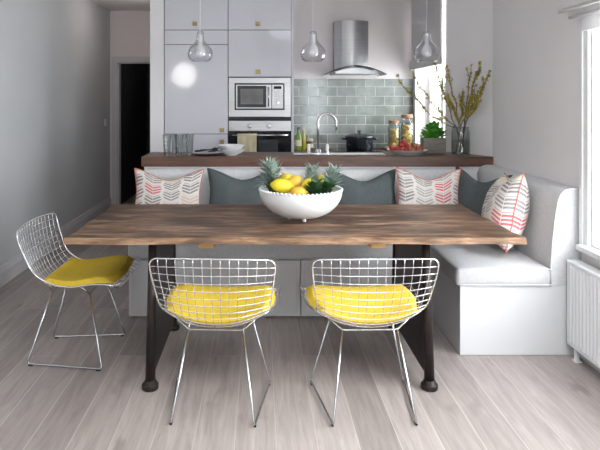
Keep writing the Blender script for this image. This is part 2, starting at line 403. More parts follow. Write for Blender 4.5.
box(b, -1.943, -1.925, YF, YF+.1, 0, 1.976); box(b, -1.168, -1.15, YF, YF+.1, 0, 1.976); box(b, -1.943, -1.15, YF, YF+.1, 1.958, 1.976)
struct('trim_1', b, M_trim_grey)
# rear wall; its tall window is added, unseen, to light the room from behind
b = B(); qx0, qx1, qz0, qz1 = 1.05, 1.62, .5, 2.1
box(b, XL, qx0, Y0-.12, Y0, 0, 2.67); box(b, qx1, XR, Y0-.12, Y0, 0, 2.67); box(b, qx0, qx1, Y0-.12, Y0, qz1, 2.67); box(b, qx0, qx1, Y0-.12, Y0, 0, qz0)
struct('wall_behind', b, M_wall)
b = B()
for x in (qx0, qx1-.06): box(b, x, x+.06, Y0-.09, Y0-.03, qz0, qz1, .004)
for z in (qz0, 1.2, qz1-.06): box(b, qx0, qx1, Y0-.088, Y0-.032, z, z+.06)
w3 = struct('window_added_rear', b, M_trim)
b = B(); box(b, qx0+.05, qx1-.05, Y0-.065, Y0-.055, qz0+.05, qz1-.05); obj('pane', b, M_win, w3)
# baseboards
def skirting(name, poly, axis, a, c):
    b = B(); prism(b, poly, axis, a, c); return struct(name, b, M_trim_grey)
skirting('baseboard_left', [(XL, 0), (XL+.022, 0), (XL+.022, .105), (XL+.014, .125), (XL+.010, .145), (XL, .15)], 'y', Y0, YF-.021)
skirting('baseboard_right', [(XR, 0), (XR-.02, 0), (XR-.02, .10), (XR-.012, .12), (XR, .14)], 'y', Y0, 3.42)
# dining window (right)
b = B()
def casing(b, X, y, w, z0, z1, s):   # moulded vertical casing
    box(b, X-.018, X, y, y+w, z0, z1, .003); box(b, X-.03, X-.0175, y+w*.55 if s > 0 else y, y+w if s > 0 else y+w*.45, z0, z1, .004)
casing(b, XR, wy1-.005, .075, wz0-.02, 2.2, 1); casing(b, XR, wy0-.07, .075, wz0-.02, 2.2, -1)
box(b, XR-.025, XR, wy0-.07, wy1+.07, wz1, wz1+.08, .004)
# sash frame
fx0, fx1 = XR+.07, XR+.12
box(b, XR+.001, XR+.16, wy1-.02, wy1-.0005, wz0, wz1); box(b, XR+.001, XR+.16, wy0+.0005, wy0+.02, wz0, wz1); box(b, XR+.001, XR+.16, wy0, wy1, wz1-.02, wz1-.0005)
for y in (wy0+.02, (wy0+wy1)/2-.03, wy1-.08): box(b, fx0, fx1, y, y+.06, wz0, wz1-.02, .004)
for z in (wz0+.01, 1.36, wz1-.08): box(b, fx0+.002, fx1-.002, wy0+.02, wy1-.02, z, z+.05, .004)
w1 = struct('window_1', b, M_trim)
b = B(); box(b, fx0+.02, fx0+.026, wy0+.06, wy1-.06, wz0+.04, wz1-.06); obj('pane', b, M_win, w1)
b = B(); box(b, XR-.055, XR+.2, wy0-.06, wy1+.06, wz0-.045, wz0-.012, .008); obj('window_sill', b, M_trim, w1, True)
# kitchen window
b = B()
X = XK
box(b, X-.012, X, ky1, ky1+.05, kz0-.06, kz1); box(b, X-.012, X, ky0, ky1+.05, kz1, kz1+.05)
fx = X+.12
for y in (ky0, ky1-.07, (ky0+ky1)/2-.025): box(b, fx, fx+.05, y, y+.07, kz0, kz1, .004)
for z in (kz0, kz1-.07): box(b, fx+.002, fx+.048, ky0, ky1, z, z+.07, .004)
for z in (1.27, 1.60, 1.75, 2.08): box(b, fx+.01, fx+.04, ky0, ky1, z, z+.02)
for y in (5.55, 5.98): box(b, fx+.01, fx+.04, y, y+.016, kz0, kz1)
w2 = struct('window_2', b, M_trim)
b = B(); box(b, fx+.022, fx+.028, ky0+.03, ky1-.03, kz0+.03, kz1-.03); obj('pane', b, M_win, w2)
b = B(); box(b, X-.03, fx, ky0, ky1+.05, kz0-.03, kz0, .006); obj('window_sill', b, M_trim, w2)

# roman blind
t = thing('roman_blind', 'pale linen roman blind gathered in soft folds above the right hand window', 'blind', (1.75, 2.2, 1.84))
BY0, BY1 = 1.12, 3.42
def sheet(poly, n=1): pass
b = B(); prism(b, [(1.79, 1.845), (1.805, 1.845), (1.805, 2.05), (1.79, 2.05)], 'y', BY0+.1, BY1-.07); obj('lower_flap', b, M_blind, t)
b = B(); prism(b, [(1.735, 1.935), (1.745, 1.918), (1.79, 1.93), (1.79, 1.98), (1.75, 2.03), (1.73, 1.99)], 'y', BY0+.05, BY1-.03); obj('fold', b, M_blind, t, label='lower fold of the blind')
b = B(); prism(b, [(1.69, 1.975), (1.70, 1.955), (1.735, 1.968), (1.735, 2.03), (1.75, 2.06), (1.71, 2.5), (1.69, 2.5)], 'y', BY0, BY1); obj('fold', b, M_blind, t, label='upper hanging panel of the blind')
b = B(); tube(b, [(1.70, BY0, 1.964), (1.70, BY1, 1.964)], .012, 8); tube(b, [(1.745, BY0+.05, 1.926), (1.745, BY1-.03, 1.926)], .012, 8); obj('hem', b, M_blindw, t)
b = B(); box(b, 1.69, 1.828, BY0, BY1, 2.5, 2.54); obj('headrail', b, M_blind, t)

t = thing('roman_blind', 'pale linen roman blind half lowered over the small kitchen window', 'blind', (1.59, 5.8, 1.77))
b = B(); prism(b, [(1.572, 1.80), (1.585, 1.80), (1.585, 2.5), (1.572, 2.5)], 'y', 5.255, 6.27); obj('panel', b, M_blindk, t)
b = B(); prism(b, [(1.55, 1.79), (1.56, 1.772), (1.585, 1.772), (1.585, 1.799), (1.5715, 1.87), (1.555, 1.85)], 'y', 5.255, 6.27); obj('fold', b, M_blindk, t)
b = B(); box(b, 1.56, 1.604, 5.255, 6.27, 2.5, 2.53); obj('headrail', b, M_blindk, t)
# radiator
t = thing('radiator', 'white ribbed panel radiator on the right wall under the window sill', 'radiator', (1.77, 2.6, 0))
RY0, RY1 = 1.45, 3.41
poly = []; y = RY0+.02; n = int((RY1-RY0-.04)/.0355)
pitch = (RY1-RY0-.04)/n
for i in range(n):
    y = RY0+.02+i*pitch
    poly += [(1.744, y), (1.744, y+pitch*.28), (1.735, y+pitch*.45), (1.735, y+pitch*.85)]
poly += [(1.744, RY1-.02), (1.757, RY1-.02), (1.757, RY0+.02)]
b = B(); prism(b, poly, 'z', .10, .535); obj('ribbed_panel', b, M_rad, t)
b = B(); box(b, 1.734, 1.808, RY0, RY1, .535, .556, .006); box(b, 1.737, 1.757, RY0, RY1, .078, .10, .004); box(b, 1.737, 1.806, RY1-.018, RY1, .09, .536, .004); box(b, 1.737, 1.806, RY0, RY0+.018, .09, .536, .004); obj('casing', b, M_rad, t)
b = B(); box(b, 1.78, 1.80, RY0+.02, RY1-.02, .09, .535); obj('rear_panel', b, M_rad, t)
for yy in (RY1-.06, RY0+.06):
    b = B(); box(b, 1.752, 1.775, yy-.012, yy+.012, 0, .12, .004); box(b, 1.745, 1.782, yy-.02, yy+.02, 0, .008); obj('leg', b, M_rad, t)

# light switch
b = B(); box(b, XL, XL+.010, 7.84, 7.93, 1.12, 1.21, .003); t = tag(obj('light_switch', b, M_trim), 'small white light switch on the grey left wall beside the doorway', 'light switch')
b = B(); box(b, XL+.010, XL+.015, 7.87, 7.90, 1.145, 1.185); obj('rocker', b, M_trim, t)

# ------------------------------------------------------------------ built-in bench
t = thing('corner_bench', 'white L-shaped corner bench upholstered in light grey linen', 'bench', (.9, 4.4, 0))
b = B()
box(b, -.888, XR-.002, 4.05, 4.715, 0, .395); box(b, 1.155, XR-.002, 3.45, 4.05, 0, .395)
obj('base', b, M_bench, t)
for x0, x1 in ((-.886, .262), (.268, 1.135)):
    b = B(); box(b, x0, x1, 4.022, 4.05, .012, .385, .003); pn = obj('front_panel', b, M_bench, t)
    b = B()
    for q in ((x0+.02, x1-.02, .03, .034), (x0+.02, x1-.02, .364, .368), (x0+.02, x0+.024, .034, .364), (x1-.024, x1-.02, .034, .364)):
        box(b, q[0], q[1], 4.0205, 4.0225, q[2], q[3])
    obj('panel_groove', b, M_trim_grey, pn)
b = B(); box(b, 1.138, 1.155, 3.45, 4.05, .002, .398, .002); obj('side_panel', b, M_bench, t)
b = B(); box(b, 1.138, 1.732, 3.43, 3.45, .002, .398, .002); box(b, 1.732, XR-.022, 3.432, 3.45, .002, .398); obj('end_panel', b, M_bench, t)
def soft_box(x0, x1, y0, y1, z0, z1, r, puff=.0, nseg=4):
    b = B(); box(b, x0, x1, y0, y1, z0, z1, r, nseg); return b
b = soft_box(-.89, 1.108, 4.0, 4.565, .398, .50, .022); obj('seat_cushion', b, M_fabric, t, True)
b = soft_box(1.112, 1.655, 3.415, 4.565, .398, .502, .024); sc_ = obj('seat_cushion', b, M_fabric, t, True)
b = B(); tube(b, rounded([(1.655, 3.417, .495), (1.118, 3.421, .495), (1.116, 4.5, .495)], 5, .03), .004, 6); tube(b, rounded([(1.655, 3.417, .406), (1.118, 3.421, .406), (1.116, 4.0, .406)], 5, .03), .004, 6); obj('piping', b, M_fabric_in, sc_)
b = B(); prism(b, [(4.565, .40), (4.58, .60), (4.60, .86), (4.615, .905), (4.64, .925), (4.69, .93), (4.712, .925), (4.712, .40)], 'x', -.888, 1.66)
bmesh.ops.bevel(b, geom=[e for e in b.edges if abs(e.calc_face_angle(0)) > 1.2], offset=.012, segments=2, affect='EDGES')
obj('backrest', b, M_fabric, t, True, label='long rear backrest under the wooden bar')
prof = [(1.655, .40), (1.655, .52), (1.665, .66), (1.682, .80), (1.697, .885), (1.712, .922), (1.735, .944), (1.765, .952), (XR-.002, .952), (XR-.002, .40)]
b = B(); prism(b, prof, 'y', 3.425, 4.712)
bmesh.ops.bevel(b, geom=[e for e in b.edges if e.calc_face_angle(0) > 1.2], offset=.010, segments=2, affect='EDGES')
br_ = obj('backrest', b, M_fabric, t, True, label='side backrest against the right wall')
b = B(); tube(b, [(x, 3.424, z) for x, z in prof[:9]], .0045, 6); obj('piping', b, M_fabric_in, br_)

# ------------------------------------------------------------------ dining table
TX0, TX1, TY0, TY1 = -.99, 1.335, 3.02, 4.0
t = thing('dining_table', 'long rustic reclaimed wood dining table on dark iron trestle legs', 'table', ((TX0+TX1)/2, 3.5, 0))
b = B(); nx, ny = 110, 26
def edge(x, y):
    u = (x-TX0)/(TX1-TX0); v = (y-TY0)/(TY1-TY0)
    dx = (noise.noise(Vector((y*3, 1.3, 0)))*.012+noise.noise(Vector((y*14, 1.3, 0)))*.004)
    dy = (noise.noise(Vector((x*2.2, 5, 0)))*.010+noise.noise(Vector((x*12, 9, 0)))*.003)
    return dx*(2*u-1)*2, dy*(2*v-1)*2
top = [[None]*(ny+1) for _ in range(nx+1)]; bot = [[None]*(ny+1) for _ in range(nx+1)]
for i in range(nx+1):
    for j in range(ny+1):
        x = TX0+(TX1-TX0)*i/nx; y = TY0+(TY1-TY0)*j/ny; dx, dy = edge(x, y)
        onb = i in (0, nx) or j in (0, ny)
        z = .77+noise.noise(Vector((x*2, y*9, 3)))*.0022-(.004 if onb else 0)
        ins = .004 if onb else 0
        sx = (ins if i == 0 else -ins if i == nx else 0); sy = (ins if j == 0 else -ins if j == ny else 0)
        top[i][j] = b.verts.new((x+dx+sx, y+dy+sy, z))
        bot[i][j] = b.verts.new((x+dx*1.1, y+dy*1.1, .733+noise.noise(Vector((x*5, y*5, 8)))*.003))
for i in range(nx):
    for j in range(ny):
        b.faces.new((top[i][j], top[i+1][j], top[i+1][j+1], top[i][j+1])); b.faces.new((bot[i][j], bot[i][j+1], bot[i+1][j+1], bot[i+1][j]))
per = [(i, 0) for i in range(nx)]+[(nx, j) for j in range(ny)]+[(i, ny) for i in range(nx, 0, -1)]+[(0, j) for j in range(ny, 0, -1)]
for k in range(len(per)):
    (i, j), (i2, j2) = per[k], per[(k+1) % len(per)]
    f = b.faces.new((bot[i][j], bot[i2][j2], top[i2][j2], top[i][j])); f.material_index = 1
obj('tabletop', b, [M_table, M_tedge], t, True)
for x in (-.28, .60):
    b = B(); box(b, x-.04, x+.04, 3.07, 3.95, .700, .734, .004); obj('batten', b, M_batten, t)
for X in (-.56, .852):
    b = B()
    # cast plate between the two posts
    prism(b, [(3.06, .06), (3.80, .06), (3.755, .728), (3.11, .728)], 'x', X-.012, X+.012)
    lg = obj('leg', b, M_iron, t)
    for ya, yb in ((3.035, 3.10), (3.825, 3.765)):
        b = B(); tube(b, [(X, ya, .03), (X, yb, .728)], [.026, .021], 16); obj('post', b, M_iron, lg)
        b = B(); lathe(b, [(0, .0), (.039, .0), (.042, .004), (.042, .024), (.039, .029), (.030, .030), (.029, .046), (.0, .047)], X, ya, 24); obj('foot_collar', b, M_iron, lg)
    b = B(); box(b, X-.045, X+.045, 3.08, 3.79, .722, .732, .003); obj('mounting_plate', b, M_iron, lg)
b = B(); tube(b, [(-.54, 3.43, .22), (.83, 3.43, .22)], .014, 12)
b.free()

# ------------------------------------------------------------------ wire chairs
CL = [(-.268, .758), (-.262, .70), (-.246, .62), (-.220, .54), (-.186, .47), (-.135, .420), (-.06, .402), (.03, .410), (.12, .428), (.20, .445), (.26, .450), (.300, .436)]
def catmull(pts, n):
    P = [Vector((p[0], p[1])) for p in pts]; P = [P[0]*2-P[1]]+P+[P[-1]*2-P[-2]]; out = []
    for i in range(1, len(P)-2):
        for k in range(n):
            s = k/n; a, b_, c, d = P[i-1:i+3]
            out.append(.5*((2*b_)+(c-a)*s+(2*a-5*b_+4*c-d)*s*s+(3*b_-a-3*c+d)*s**3))
    out.append(P[-2]); return out
cl = catmull(CL, 12); acc = [0]
for a, c in zip(cl, cl[1:]): acc.append(acc[-1]+(c-a).length)
LEN = acc[-1]
def clat(s):
    s = max(0, min(LEN, s))
    for i in range(len(acc)-1):
        if acc[i+1] >= s: break
    f = (s-acc[i])/(acc[i+1]-acc[i]); p = cl[i].lerp(cl[i+1], f); tt = (cl[min(i+2, len(cl)-1)]-cl[max(i-1, 0)]).normalized()
    return p, tt
def interp(x, xs, ys):
    for i in range(len(xs)-1):
        if x <= xs[i+1]:
            f = max(0, (x-xs[i])/(xs[i+1]-xs[i])); f = f*f*(3-2*f); return ys[i]+(ys[i+1]-ys[i])*f
    return ys[-1]
def S(s, u, lift=0):
    p, tt = clat(s); nrm = Vector((-tt.y, tt.x))
    if nrm.x < 0 and s < LEN*.3: nrm = -nrm
    nn = Vector((tt.y*-1, tt.x))
    # inward normal: forward on the back, upward on the seat
    nrm = nn if (nn.x+nn.y) > 0 else -nn
    fr = s/LEN
    w = interp(fr, [0, .42, .52, .80, 1], [.282, .250, .246, .288, .296])
    k = interp(fr, [0, .25, .45, .75, 1], [.034, .050, .075, .045, .030])
    q = k*abs(u)**2.2+lift
    return Vector((u*w, p.x+nrm.x*q, p.y+nrm.y*q+.012*(1-u*u)*max(0, 1-fr*5)-.006*max(0, 1-fr*5)))
def chair(label, loc, rz):
    t = thing('wire_chair', label, 'chair', (0, 0, 0), 'chrome wire mesh chairs around the dining table')
    b = B()
    # rim: rounded rectangle in (s,u)
    def rim_pts():
        out = []; rc = .035; rf = .06; W = .27
        def arc(cs, cu, r, a0, a1, n=7):
            for k in range(n+1):
                a = a0+(a1-a0)*k/n; out.append((cs+r*math.cos(a), cu+r*math.sin(a)/1.0))
        arc(rc, -W+rc, rc, -PI/2, -PI, 7)     # back-left corner, going to the top edge
        for k in range(1, 14): out.append((0, -W+rc+(2*W-2*rc)*k/14))
        arc(rc, W-rc, rc, PI, PI/2, 7)
        for k in range(1, 30): out.append((rc+(LEN-rf-rc)*k/30, W))
        arc(LEN-rf, W-rf, rf, PI/2, 0, 8)
        for k in range(1, 10): out.append((LEN, W-rf-(2*W-2*rf)*k/10))
        arc(LEN-rf, -W+rf, rf, 0, -PI/2, 8)
        for k in range(1, 30): out.append((LEN-rf-(LEN-rf-rc)*k/30, -W))
        return [(s, u/W) for s, u in out]
    def lim_s(u):   # s range at a given u
        W = .27; rc = .035; rf = .06; au = abs(u)*W
        a = 0 if au < W-rc else rc-math.sqrt(max(0, rc*rc-(au-W+rc)**2))
        c = LEN if au < W-rf else LEN-rf+math.sqrt(max(0, rf*rf-(au-W+rf)**2))
        return a, c
    def lim_u(s):
        W = .27; rc = .035; rf = .06
        if s < rc: return (W-rc+math.sqrt(max(0, rc*rc-(rc-s)**2)))/W
        if s > LEN-rf: return (W-rf+math.sqrt(max(0, rf*rf-(s-LEN+rf)**2)))/W
        return 1
    tube(b, [S(s, u) for s, u in rim_pts()], .0036, 6, closed=True)
    obj('rim', b, M_wire, t)
    b = B()
    nu = 13
    for i in range(nu):
        u = -1+2*(i+1)/(nu+1); a, c = lim_s(u)
        tube(b, [S(a+(c-a)*k/34, u) for k in range(35)], .0018, 5)
    ns = int(LEN/.037)
    for j in range(1, ns):
        s = LEN*j/ns; lu = lim_u(s)
        tube(b, [S(s, lu*(-1+2*k/14), -.003) for k in range(15)], .0018, 5)
    obj('wire_shell', b, M_wire, t)
    # seat pad
    b = B(); s0, s1 = LEN*.41, LEN*.965; n1_, n2_ = 22, 20
    G = [[None]*(n2_+1) for _ in range(n1_+1)]; G2 = [[None]*(n2_+1) for _ in range(n1_+1)]
    for i in range(n1_+1):
        for j in range(n2_+1):
            a = -1+2*i/n1_; c = -1+2*j/n2_
            # squircle map
            aa = a*math.sqrt(1-c*c*(.10 if a > 0 else .03)); cc = c*math.sqrt(1-a*a*(.16 if a > 0 else .05))
            s = (s0+s1)/2+aa*(s1-s0)/2/math.sqrt(1-.0); u = cc*.95
            th = .042*max(0, (1-abs(a)**6))**.5*max(0, (1-abs(c)**6))**.5
            G[i][j] = b.verts.new(S(s, u, .006+th)); G2[i][j] = b.verts.new(S(s, u, .0055)) if (0 < i < n1_ and 0 < j < n2_) else G[i][j]
    for i in range(n1_):
        for j in range(n2_):
            b.faces.new((G[i][j], G[i+1][j], G[i+1][j+1], G[i][j+1])).smooth = True
            vs = [G2[i][j], G2[i][j+1], G2[i+1][j+1], G2[i+1][j]]
            try: b.faces.new(vs)
            except ValueError: pass
    obj('seat_pad', b, M_yellow, t, True)
    # base
    for sg in (-1, 1):
        b = B()
        pts = rounded([(sg*.128, -.10, .392), (sg*.187, -.215, .012), (sg*.240, .215, .012), (sg*.150, .12, .385)], 5, .018)
        tube(b, pts, .0052, 8); lf = obj('leg_frame', b, M_chrome, t)
        for fx_, fy_ in ((.189, -.195), (.238, .195)):
            b = B(); tube(b, [(sg*fx_, fy_-.012, .0055), (sg*fx_, fy_+.012, .0055)], .0055, 8); obj('glide', b, M_blackmat, lf)
    for y_, xa, z_, u_, s_ in ((-.10, .128, .392, .74, .50), (.12, .150, .385, .72, .745)):
        e = S(LEN*s_, u_, -.005)
        b = B(); tube(b, rounded([(-e.x, e.y, e.z), (-xa, y_, z_), (xa, y_, z_), (e.x, e.y, e.z)], 4, .015), .0048, 8); obj('crossbar', b, M_chrome, t)
    kids(t)
    t.location = loc; t.rotation_euler = (0, 0, rz); return t
c1 = chair('wire chair with mustard pad seen from behind, left one of the front pair', (-.205, 2.89, 0), math.radians(-3))
dup(c1, (.503, 2.89, 0), math.radians(1.5), 'wire chair with mustard pad seen from behind, right one of the front pair')
dup(c1, (-1.062, 3.475, 0), math.radians(-92), 'wire chair seen side-on at the left end of the table beside the wall')

# ------------------------------------------------------------------ cushions
def cushion(w, h, th, m, mp, label, loc, rx=-.25, rz=0, roll=0, notch=.075, group=None, name='throw_cushion', sk=0):
    """origin at bottom centre; faces -Y; rx leans the top back"""
    b = B(); n = 26; uvl = b.loops.layers.uv.new('UVMap')
    def pt(u, v, s):
        x = w/2*u*(1-.085*(1-v*v))+sk*v; z = h/2*v*(1-.085*(1-u*u))
        z -= notch*math.exp(-(u/.60)**2)*((v+1)/2)**3
        x -= u*.04*w*math.exp(-((v-.3)/.5)**2)*.4
        e = max(0, (1-abs(u)**2.6))*max(0, (1-abs(v)**2.6))
        y = s*th/2*e**.62*(1-.30*math.exp(-(u/.25)**2)*((v+1)/2)**2)
        y += s*.004*noise.noise(Vector((u*3+w*7, v*3, s*2)))
        return Vector((x, y, z+h/2))
    F = [[b.verts.new(pt(-1+2*i/n, -1+2*j/n, -1)) for j in range(n+1)] for i in range(n+1)]
    R = [[F[i][j] if (i in (0, n) or j in (0, n)) else b.verts.new(pt(-1+2*i/n, -1+2*j/n, 1)) for j in range(n+1)] for i in range(n+1)]
    for G, fl in ((F, 0), (R, 1)):
        for i in range(n):
            for j in range(n):
                ids = [(i, j), (i+1, j), (i+1, j+1), (i, j+1)]
                if fl: ids = ids[::-1]
                f = b.faces.new([G[a][c] for a, c in ids]); f.smooth = True
                for lp, (a, c) in zip(f.loops, ids): lp[uvl].uv = (w*(a/n-.5), h*(c/n-.5))
    per = [(i, 0) for i in range(n)]+[(n, j) for j in range(n)]+[(i, n) for i in range(n, 0, -1)]+[(0, j) for j in range(n, 0, -1)]
    pp = [F[i][j].co.copy() for i, j in per]
    t = thing(name, label, 'cushion', (0, 0, 0), group)
    obj('cover', b, m, t, False)
    b = B(); tube(b, pp, .0036, 6, closed=True); obj('piping', b, mp, t, label=None)
    t.matrix_world = Matrix.Translation(loc) @ Matrix.Rotation(rz, 4, 'Z') @ Matrix.Rotation(rx, 4, 'X') @ Matrix.Rotation(roll, 4, 'Y')
    return t
P1, P2, P3, P4 = [pattern_mat('chevron_print_%d' % i, i) for i in range(1, 5)]
gp, gg = 'chevron print cushions along the bench', 'plain slate grey cushions along the bench'
zs = .505
cushion(.52, .46, .13, P1, M_pink, 'chevron print cushion at the left end of the bench', (-.69, 4.37, zs), -.22, .03, .02, group=gp)
cushion(.55, .46, .13, M_slate, M_greypip, 'slate grey cushion between the leftmost chevron cushion and the fruit bowl', (-.135, 4.40, zs), -.22, -.04, 0, group=gg)
cushion(.46, .445, .12, P2, M_pink, 'chevron print cushion mostly hidden behind the fruit bowl', (.325, 4.40, zs), -.22, .02, 0, .07, group=gp)
cushion(.50, .45, .13, M_slate, M_greypip, 'slate grey cushion just right of the fruit bowl', (.775, 4.38, zs), -.22, .05, -.02, group=gg)
cushion(.475, .47, .13, P3, M_pink, 'chevron print cushion on the rear seat left of the corner', (1.205, 4.315, zs), -.14, -.03, .03, group=gp)
cushion(.44, .45, .13, M_slate, M_greypip, 'slate grey cushion tucked into the corner of the bench', (1.52, 4.27, zs+.012), -.15, math.radians(-50), .06, group=gg)
cushion(.50, .49, .25, P4, M_pink, 'large chevron print cushion leaning on the side backrest nearest the radiator', (1.492, 3.80, zs+.02), -.24, math.radians(-101), -.12, .06, group=gp)

# ------------------------------------------------------------------ fruit bowl
BX, BYc, BZ = .228, 3.45, .7725
t = thing('fruit_bowl', 'wide white ceramic bowl with beaded rim on the wooden table', 'bowl', (BX, BYc, BZ))
def R_(z): # outer radius
    q = z/.172; return .070+.168*(1-(1-q)**2.1)**.62 if q > 0 else .07
b = B(); prof = [(0, .016), (.06, .016)]+[(R_(q/14*.172), .016+q/14*.158) for q in range(1, 15)]
prof_in = [(r-.008, z+.003) for r, z in prof[2:]][::-1]
lathe(b, [(r, BZ+z) for r, z in prof]+[(r, BZ+z) for r, z in prof_in]+[(0, BZ+.028)], BX, BYc, 64); obj('body', b, M_bowl, t, True, split=60)
b = B()
nb = 60
for k in range(nb):
    a = 2*PI*k/nb; r = prof[-1][0]-.004
    s_ = bmesh.new(); bmesh.ops.create_icosphere(s_, subdivisions=1, radius=.0098)
    for f in s_.faces: f.smooth = True
    merge(b, s_, 0, Matrix.Translation((BX+r*math.cos(a), BYc+r*math.sin(a), BZ+.176)))
obj('beaded_rim', b, M_bowl, t)
for k in range(3):
    a = -PI/2+.25+k*2*PI/3; b = B(); lathe(b, [(0, BZ), (.008, BZ), (.012, BZ+.006), (.011, BZ+.016), (.010, BZ+.028), (0, BZ+.028)], BX+.066*math.cos(a), BYc+.066*math.sin(a), 12); obj('foot', b, M_bowl, t)
def lemon(name, cat, lab, loc, L_, r, m, ax, grp):
    b = B(); n = 18; prof = [(0, -L_/2-.008)]
    for k in range(1, n):
        a = PI*k/n; prof.append((r*math.sin(a)**.85, -L_/2*math.cos(a)+(-.006 if k < 2 else .008 if k > n-2 else 0)))
    prof.append((0, L_/2+.010)); lathe(b, prof, 0, 0, 20)
    q = Vector((0, 0, 1)).rotation_difference(Vector(ax).normalized()).to_matrix().to_4x4()
    bmesh.ops.transform(b, matrix=Matrix.Translation(loc) @ q, verts=b.verts)
    return tag(obj(name, b, m, None, True, origin=loc), lab, cat, grp)
gz = BZ
lemon('lemon', 'lemon', 'large bright yellow lemon lying at the front of the bowl', (.120, 3.37, gz+.205), .125, .041, M_lemon, (1, .2, -.15), 'lemons in the white bowl')
lemon('lemon', 'lemon', 'yellow lemon tucked behind the front lemon', (.140, 3.47, gz+.225), .095, .036, M_lemon, (.8, -.3, .35), 'lemons in the white bowl')
lemon('lemon', 'lemon', 'golden orange-tinted lemon in the middle of the bowl', (.187, 3.44, gz+.212), .10, .040, M_lemon2, (.7, .3, .5), 'lemons in the white bowl')
lemon('lemon', 'lemon', 'small yellow lemon peeping out between the leaf sprigs', (.262, 3.42, gz+.205), .075, .030, M_lemon, (.5, .2, .6), 'lemons in the white bowl')
lemon('lemon', 'lemon', 'yellow lemon half buried among the right hand leaves', (.335, 3.52, gz+.21), .08, .033, M_lemon, (.3, .2, .6), 'lemons in the white bowl')
lemon('lemon', 'lemon', 'lemon low in the bowl with only its top showing over the rim', (.21, 3.33, gz+.172), .09, .036, M_lemon2, (1, .1, 0), 'lemons in the white bowl')
def leaf(b, base, d, L_, w, curl=.2, mi=0, up=Vector((0, 0, 1))):
    d = Vector(d).normalized(); side = d.cross(up)
    if side.length < .05: side = d.cross(Vector((1, 0, 0)))
    side.normalize(); nrm = side.cross(d); p = Vector(base); rows = []
    n = 5
    for k in range(n+1):
        f = k/n; ww = w*math.sin(PI*min(1, f*.86+.14))**.8*(1 if f < 1 else 0)
        c = p+d*L_*f-nrm*curl*L_*f*f*.5
        if k == n: rows.append([b.verts.new(c)])
        else: rows.append([b.verts.new(c-side*ww+nrm*ww*.35), b.verts.new(c), b.verts.new(c+side*ww+nrm*ww*.35)])
    for A, C in zip(rows, rows[1:]):
        if len(C) == 3:
            for q in (0, 1): f = b.faces.new((A[q], A[q+1], C[q+1], C[q])); f.smooth = True; f.material_index = mi
        else:
            for q in (0, 1): f = b.faces.new((A[q], A[q+1], C[0])); f.smooth = True; f.material_index = mi
def sprig(lab, base, top, n, L_, w, m, spread=1.0, seed=1):
    random.seed(seed); t = thing('leaf_sprig', lab, 'leaves', base, 'leafy sprigs in the white bowl')
    base = Vector(base); top = Vector(top)
    b = B(); tube(b, [base, base.lerp(top, .5), top], [.007, .005, .003], 6); obj('stem', b, M_leafdk, t)
    b = B()
    for k in range(n):
        f = (k+.5)/n; a = k*2.39996; tilt = (1.40-.75*f)*spread
        ax = (top-base).normalized(); s = ax.cross(Vector((0, 1, 0))).normalized(); q = ax.cross(s)
        d = ax*math.cos(tilt)+(s*math.cos(a)+q*math.sin(a))*math.sin(tilt)
        p_ = base.lerp(top, .15+.85*f); LL = L_*(1.1-.25*f)*random.uniform(.8, 1.2); tp = p_+d*LL
        if tp.z < BZ+.205 and math.hypot(tp.x-BX, tp.y-BYc) > .195: continue
        leaf(b, p_, d, LL, w*random.uniform(.7, 1.2), random.uniform(-.3, .3))
    o = obj('foliage', b, m, t); o['kind'] = 'stuff'; return t
sprig('spiky grey-green leaf sprig leaning out over the left rim of the bowl', (.085, 3.46, gz+.12), (.045, 3.42, gz+.30), 130, .105, .0085, M_leafgrey, 1.05, 1)
sprig('spiky grey-green leaf sprig in the middle of the bowl', (.27, 3.46, gz+.12), (.295, 3.45, gz+.275), 110, .078, .008, M_leafgrey, 1.0, 2)
sprig('spiky grey-green leaf sprig at the right rim of the bowl', (.37, 3.45, gz+.12), (.415, 3.43, gz+.27), 110, .085, .008, M_leafgrey, 1.0, 3)
sprig('short dark green leafy sprig low at the centre right of the bowl', (.29, 3.36, gz+.12), (.30, 3.33, gz+.205), 60, .068, .018, M_leafdk, 1.1, 4)
sprig('dark green leafy sprig low beside the right rim of the bowl', (.36, 3.38, gz+.12), (.375, 3.35, gz+.205), 60, .066, .017, M_leafdk, 1.1, 5)
sprig('dark green leaves low at the left rim of the bowl', (.07, 3.40, gz+.12), (.05, 3.38, gz+.195), 44, .060, .014, M_leafdk, 1.1, 6)

# ------------------------------------------------------------------ peninsula
b = B(); box(b, -.92, 1.77, 4.722, 4.86, 0, .933); struct('wall_peninsula', b, M_wall)
b = B(); box(b, -.92, 1.645, 4.862, 5.13, 0, .933); tag(obj('peninsula_cabinet', b, M_cab), 'grey base cabinet run behind the half wall carrying the sink', 'cabinet')
b = B(); prism(b, [(-.94, 4.716), (XR-.004, 4.716), (XR-.004, 4.738), (1.755, 4.90), (-.94, 4.90)], 'z', .936, 1.014); box(b, -.94, .27, 4.899, 5.15, .936, 1.014, .003); prism(b, [(1.05, 4.899), (1.752, 4.899), (1.642, 5.15), (1.05, 5.15)], 'z', .936, 1.014)
tag(obj('bar_worktop', b, M_bar), 'thick dark walnut bar top running behind the bench', 'worktop')
zb = 1.0155
# ceramic sink
t = thing('sink', 'white ceramic sink set into the walnut bar below the tap', 'sink', (.66, 5.03, .935))
b = B(); box(b, .275, 1.045, 4.905, 4.93, .934, 1.008, .004); box(b, .275, 1.045, 5.12, 5.15, .934, 1.008, .004); box(b, .275, .30, 4.93, 5.12, .934, 1.008, .004); box(b, 1.02, 1.045, 4.93, 5.12, .934, 1.008, .004); box(b, .30, 1.02, 4.93, 5.12, .934, .94)
obj('basin', b, M_bowl, t)
